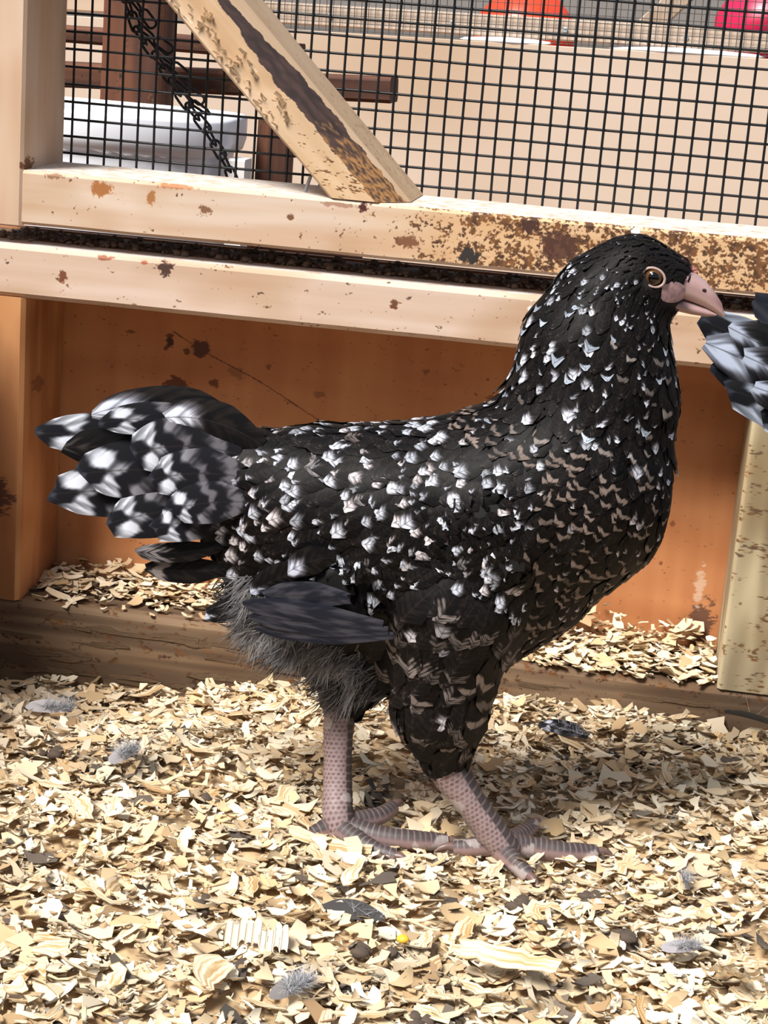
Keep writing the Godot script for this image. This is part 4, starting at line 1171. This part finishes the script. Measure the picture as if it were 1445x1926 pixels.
func build_beyond() -> void:
	# plywood front of the pen across the aisle
	var fw := base("wall_far", Vector3(-1.6, 0, -2.0))
	tag(fw, "beige plywood pen front across the aisle with a mesh rail on top", "", "", "structure")
	fw.rotation.z = 0.018
	var beige := wood(700, 300, Color(0.80, 0.72, 0.655), Color(0.77, 0.685, 0.61), 101, [], [], 0.35)
	var bm := wood_mat(beige)
	part("plywood_panel", board(3.2, rect_section(0.455, 0.02, 0.001), 20, 0.0, 20), bm, fw, Vector3(0, 0.223, 0))
	part("top_rail", board(3.2, rect_section(0.038, 0.089, 0.003), 40, 0.0008, 21), bm, fw, Vector3(0, 0.478, -0.05))
	var white := mat(Color(0.92, 0.92, 0.93), 0.7)
	for s in [[1.40, 0.16], [1.66, 0.26], [1.98, 0.12]]:
		var wg := Geo.new()
		ball(wg, Vector3(s[0] + s[1] * 0.5, 0.453, 0.0), Vector3(s[1] * 0.5, 0.006, 0.012), Color.WHITE, 6, 18, 0.3)
		part("whitewash_crust", wg.surface(), white, fw)
	var mg := Geo.new()
	for k in 150:
		sweep(mg, [Vector3(0.95 + 0.0127 * k, 0.452, 0.0), Vector3(0.95 + 0.0127 * k, 0.70, 0.0)], [0.0007, 0.0007], 4)
	for k in 20:
		sweep(mg, [Vector3(0.95, 0.455 + 0.0127 * k, 0.0), Vector3(2.9, 0.455 + 0.0127 * k, 0.0)], [0.0007, 0.0007], 4)
	tag(part("wire_mesh", mg.surface(), mat(Color(0.30, 0.29, 0.27), 0.5), fw), "fine wire mesh", "", "", "stuff")
	var brm := board(0.30, rect_section(0.038, 0.06, 0.002), 10, 0.0004, 22)
	var br := part("diagonal_brace", brm, bm, fw)
	br.transform = Transform3D(Basis(Vector3(0, 0, 1), 0.0) * Basis(Vector3(0, 0, 1), 0.80), Vector3(1.72, 0.49, -0.04))
	for x in [1.16, 1.38, 1.58, 1.79]:
		var sg := Geo.new()
		ball(sg, Vector3(x, 0.478, -0.003), Vector3(0.005, 0.005, 0.002), Color.WHITE, 5, 8)
		part("screw_head", sg.surface(), mat(Color(0.8, 0.85, 0.88), 0.3), fw)
	var gr := wood(300, 200, Color(0.50, 0.48, 0.47), Color(0.34, 0.32, 0.31), 111, [], [], 1.5)
	var bw := part("wall_rear", board(5.0, rect_section(1.4, 0.04, 0.001), 10, 0.0, 23), wood_mat(gr), self, Vector3(-2.6, 0.95, -3.6))
	tag(bw, "grey weathered boards at the very back of the barn", "", "", "structure")
	# red feeders standing in the far pen
	for s in [[Vector3(-0.122, 0.0, -2.27), 0.100, 0.575, Color(0.95, 0.25, 0.12), "orange red plastic poultry waterer in the pen across the aisle"], [Vector3(0.330, 0.0, -2.27), 0.100, 0.625, Color(0.82, 0.10, 0.30), "crimson plastic poultry feeder in the pen across the aisle"]]:
		var o := base("poultry_waterer" if s[3].g > 0.2 else "poultry_feeder", s[0])
		tag(o, s[4], "waterer" if s[3].g > 0.2 else "feeder")
		var g := Geo.new()
		var r: float = s[1]
		var h: float = s[2]
		var prof := [[0.0, h], [r * 0.35, h - 0.004], [r * 0.62, h - 0.018], [r * 0.85, h - 0.045], [r, h - 0.075], [r, h - 0.10], [r * 0.97, h - 0.11], [r * 0.97, 0.05], [0.0, 0.05]]
		for k in prof.size():
			for j in 33:
				var a := TAU * (j % 32) / 32
				var p0: Array = prof[maxi(k - 1, 0)]
				var p1: Array = prof[mini(k + 1, prof.size() - 1)]
				var nn := Vector2(p0[1] - p1[1], p1[0] - p0[0]).normalized()
				g.add(Vector3(cos(a) * prof[k][0], prof[k][1], sin(a) * prof[k][0]), Vector3(cos(a) * nn.x, nn.y, sin(a) * nn.x))
		for k in prof.size() - 1:
			for j in 32:
				var q := k * 33 + j
				g.quad(q, q + 1, q + 34, q + 33)
		part("dome", g.surface(), mat(s[3], 0.35), o)
		var tg := Geo.new()
		sweep(tg, [Vector3(0, 0.0, 0), Vector3(0, 0.05, 0)], [r * 1.15, r * 1.15], 32)
		part("base_tray", tg.surface(), mat(s[3] * 0.9, 0.4), o)
	# roost of stained boards in the aisle
	var roost := base("roost", Vector3(0, 0, 0))
	tag(roost, "dark brown stained roost frame of boards behind the mesh", "roost")
	var rt := wood(500, 160, Color(0.42, 0.25, 0.16), Color(0.26, 0.14, 0.09), 121, [], [[0.0, 1.0, 0.25, 0.0, 0.0, 1.0]], 1.6, Color(0.14, 0.08, 0.06))
	var rm := wood_mat(rt)
	var b1 := part("perch", board(0.47, rect_section(0.028, 0.06, 0.004), 30, 0.0012, 24), rm, roost, Vector3(-0.60, 0.417, -0.73))
	b1.rotation.z = 0.036
	var b2 := part("perch", board(0.42, rect_section(0.021, 0.06, 0.004), 30, 0.0012, 25), rm, roost, Vector3(-0.70, 0.460, -0.93))
	var p1 := part("post", board(0.66, rect_section(0.066, 0.05, 0.003), 30, 0.0008, 26), rm, roost)
	p1.transform = Transform3D(Basis(Vector3(0, 1, 0), Vector3(-1, 0, 0), Vector3(0, 0, 1)), Vector3(-0.394, 0.0, -0.62))
	var p2 := part("leg", board(0.405, rect_section(0.033, 0.033, 0.003), 30, 0.0008, 27), rm, roost)
	p2.transform = Transform3D(Basis(Vector3(0, 1, 0), Vector3(-1, 0, 0), Vector3(0, 0, 1)), Vector3(-0.212, 0.0, -0.50))
	var p3 := part("brace", board(0.50, rect_section(0.03, 0.05, 0.003), 10, 0.0008, 28), rm, roost, Vector3(-0.64, 0.26, -0.63))
	# white plastic tub
	var tub := base("plastic_tub", Vector3(-0.375, 0.0, -0.43))
	tag(tub, "white plastic tub with a rolled rim standing behind the mesh", "tub")
	var tg := Geo.new()
	var tp := [[0.118, 0.03], [0.122, 0.05], [0.128, 0.37], [0.137, 0.375], [0.140, 0.385], [0.140, 0.404], [0.137, 0.408], [0.131, 0.408], [0.129, 0.40], [0.124, 0.10], [0.0, 0.09]]
	for k in tp.size():
		for j in 49:
			var a := TAU * (j % 48) / 48
			var q0: Array = tp[maxi(k - 1, 0)]
			var q1: Array = tp[mini(k + 1, tp.size() - 1)]
			var nn := Vector2(q1[1] - q0[1], q0[0] - q1[0]).normalized()
			# rounded square outline
			var rr: float = tp[k][0] / pow(pow(absf(cos(a)), 4.0) + pow(absf(sin(a)), 4.0), 0.25)
			tg.add(Vector3(cos(a) * rr, tp[k][1], sin(a) * rr * 0.7), Vector3(cos(a) * nn.x, nn.y, sin(a) * nn.x))
	for k in tp.size() - 1:
		for j in 48:
			var q := k * 49 + j
			tg.quad(q, q + 49, q + 50, q + 1)
	part("tub_wall", tg.surface(), mat(Color(0.90, 0.91, 0.94), 0.4), tub)
	var bt := part("base_block", board(0.26, rect_section(0.03, 0.16, 0.003), 4, 0.0, 29), rm, tub, Vector3(-0.13, 0.015, 0))
	var blk := part("white_block", board(0.016, rect_section(0.372, 0.03, 0.002), 4, 0.0, 30), mat(Color(0.86, 0.85, 0.84), 0.6), self, Vector3(-0.232, 0.186, -0.40))
	tag(blk, "narrow white upright standing beside the plastic tub", "upright")
	# chain hanging slack behind the mesh
	var ch := base("chain", Vector3.ZERO)
	tag(ch, "black steel link chain hanging diagonally behind the mesh", "chain")
	var cm := mat(Color(0.12, 0.125, 0.13), 0.4)
	cm.metallic = 0.5
	var path := Curve3D.new()
	path.bake_interval = 0.002
	for p in [Vector3(-0.245, 0.56, -0.018), Vector3(-0.227, 0.513, -0.016), Vector3(-0.217, 0.490, -0.016), Vector3(-0.201, 0.472, -0.016), Vector3(-0.181, 0.445, -0.016), Vector3(-0.162, 0.425, -0.016), Vector3(-0.144, 0.399, -0.016), Vector3(-0.125, 0.360, -0.016), Vector3(-0.105, 0.315, -0.020)]:
		path.add_point(p)
	var lk := Geo.new()
	var lp := []
	var lr2 := []
	for k in 25:
		var a := TAU * k / 24
		var ca := cos(a)
		var e := 0.0042 if ca > 0.05 else (-0.0042 if ca < -0.05 else 0.0)
		lp.append(Vector3(e + ca * 0.0036, sin(a) * 0.0036, 0.0006 * sin(a * 2.0)))
		lr2.append(0.00105)
	sweep(lk, lp, lr2, 8, Vector3(0, 0, 1), 1.0, Color.WHITE, false)
	var lm := lk.surface()
	var total := path.get_baked_length()
	var s := 0.0
	var odd := 0
	while s < total:
		var p := path.sample_baked(s)
		var t := (path.sample_baked(minf(total, s + 0.004)) - path.sample_baked(maxf(0, s - 0.004))).normalized()
		var side := t.cross(Vector3(0, 0, 1)).normalized()
		var bz2 := Vector3(0, 0, 1)
		var an := (0.55 if odd % 2 == 0 else -0.9)
		var by2 := (side * cos(an) + bz2 * sin(an)).normalized()
		var o := part("link", lm, cm, ch)
		o.transform = Transform3D(Basis(t, by2, t.cross(by2)), p)
		# upper stretch is doubled over
		if p.y > 0.432:
			var o2 := part("link", lm, cm, ch)
			o2.transform = Transform3D(Basis(t, by2, t.cross(by2)).rotated(Vector3(0, 0, 1), 0.3), p + Vector3(0.006 + 0.003 * sin(s * 300.0), 0.003, -0.005))
		s += 0.0112
		odd += 1

# ------------------------------------------------------------------ scene
func _ready() -> void:
	rng.seed = 7
	nz.seed = 1
	nz.frequency = 0.01
	nz.noise_type = FastNoiseLite.TYPE_SIMPLEX_SMOOTH
	nz.fractal_octaves = 2
	var cam := Camera3D.new()
	cam.name = "camera"
	add_child(cam)
	cam.position = Vector3(0.1865, 0.5225, 1.3549)
	cam.rotation_degrees = Vector3(-15.265, 7.948, 4.486)
	cam.fov = 30.987
	cam.current = true
	var env := Environment.new()
	env.background_mode = Environment.BG_SKY
	var sky := Sky.new()
	var psm := ProceduralSkyMaterial.new()
	psm.sky_top_color = Color(0.80, 0.86, 0.95)
	psm.sky_horizon_color = Color(0.92, 0.92, 0.92)
	psm.ground_bottom_color = Color(0.42, 0.36, 0.30)
	psm.ground_horizon_color = Color(0.55, 0.50, 0.45)
	psm.sky_energy_multiplier = 0.78
	psm.ground_energy_multiplier = 0.5
	sky.sky_material = psm
	env.sky = sky
	env.tonemap_mode = Environment.TONE_MAPPER_LINEAR
	env.tonemap_exposure = 1.0
	env.sdfgi_enabled = true
	env.ssao_enabled = true
	env.ssil_enabled = true
	var we := WorldEnvironment.new()
	we.name = "world"
	we.environment = env
	add_child(we)
	var sun := DirectionalLight3D.new()
	sun.name = "hazy_sun"
	add_child(sun)
	sun.light_color = Color(1.0, 0.985, 0.96)
	sun.light_energy = 2.0
	sun.light_angular_distance = 20.0
	sun.shadow_enabled = true
	sun.look_at_from_position(Vector3(-0.72, 1.75, 1.15), Vector3.ZERO)
	# structure
	var fg := board(6.0, rect_section(0.04, 6.0, 0.002), 2, 0.0, 40)
	var fl := part("floor", fg, wood_mat(wood(256, 256, Color(0.45, 0.34, 0.24), Color(0.33, 0.24, 0.16), 131)), self, Vector3(-3.0, -0.0205, -1.5))
	tag(fl, "wooden barn floor under the bedding", "", "", "structure")
	# the side partition of the pen, left of the view: it shades the back left corner
	var side_tex := wood(600, 300, Color(0.76, 0.58, 0.42), Color(0.69, 0.50, 0.35), 141)
	var side := part("wall_left", board(1.15, rect_section(0.34, 0.018, 0.001), 12, 0.0, 41), wood_mat(side_tex))
	side.transform = Transform3D(Basis(Vector3(0, 0, -1), Vector3(0, 1, 0), Vector3(1, 0, 0)), Vector3(-0.325, 0.170, 1.24))
	tag(side, "plywood side partition at the left of the pen", "", "", "structure")
	build_divider()
	build_beyond()
	build_bedding()
	var hen := build_chicken()
	build_floor_bits()
	# a second bird walks out of view: only its raised tail shows
	var other := hen.duplicate() as Node3D
	other.name = numbered("chicken")
	add_child(other)
	other.position = Vector3(0.470, 0.0, 0.200)
	other.rotation.y = 0.0
	tag(other, "second mottled chicken beyond the right post, only its raised tail visible", "chicken")
	for o in other.get_children():
		if String(o.name).begins_with("tail_feather"):
			other.remove_child(o)
			o.free()
	var T2 := [[-0.257, 0.352, 0.004, 0.034, 6], [-0.252, 0.338, 0.010, 0.036, 0], [-0.247, 0.324, 0.006, 0.036, 6], [-0.236, 0.311, 0.012, 0.036, 6], [-0.214, 0.300, 0.016, 0.036, 6], [-0.240, 0.350, 0.014, 0.034, 1], [-0.228, 0.334, 0.019, 0.036, 1], [-0.220, 0.316, 0.022, 0.030, 1], [-0.225, 0.366, -0.006, 0.030, 7], [-0.200, 0.380, -0.010, 0.030, 6], [-0.19, 0.350, 0.024, 0.034, 0], [-0.245, 0.345, -0.004, 0.046, 2], [-0.235, 0.328, 0.000, 0.046, 2], [-0.222, 0.312, 0.004, 0.046, 2]]
	for t in T2:
		var q := Geo.new()
		var tip := Vector3(t[0], t[1], t[2])
		var root := Vector3(-0.118, 0.270 + 0.25 * (t[1] - 0.33), t[2] * 0.6)
		quill(q, root, root.lerp(tip, 0.5) + Vector3(0.004, 0.012, 0.002), tip, t[3], Vector3(-0.1, 0.15, 1).normalized(), t[4], Color(0.50, 0.54, 0.60), 1, 14, 0.08)
		part("tail_feather", q.surface(), M.feather, other)
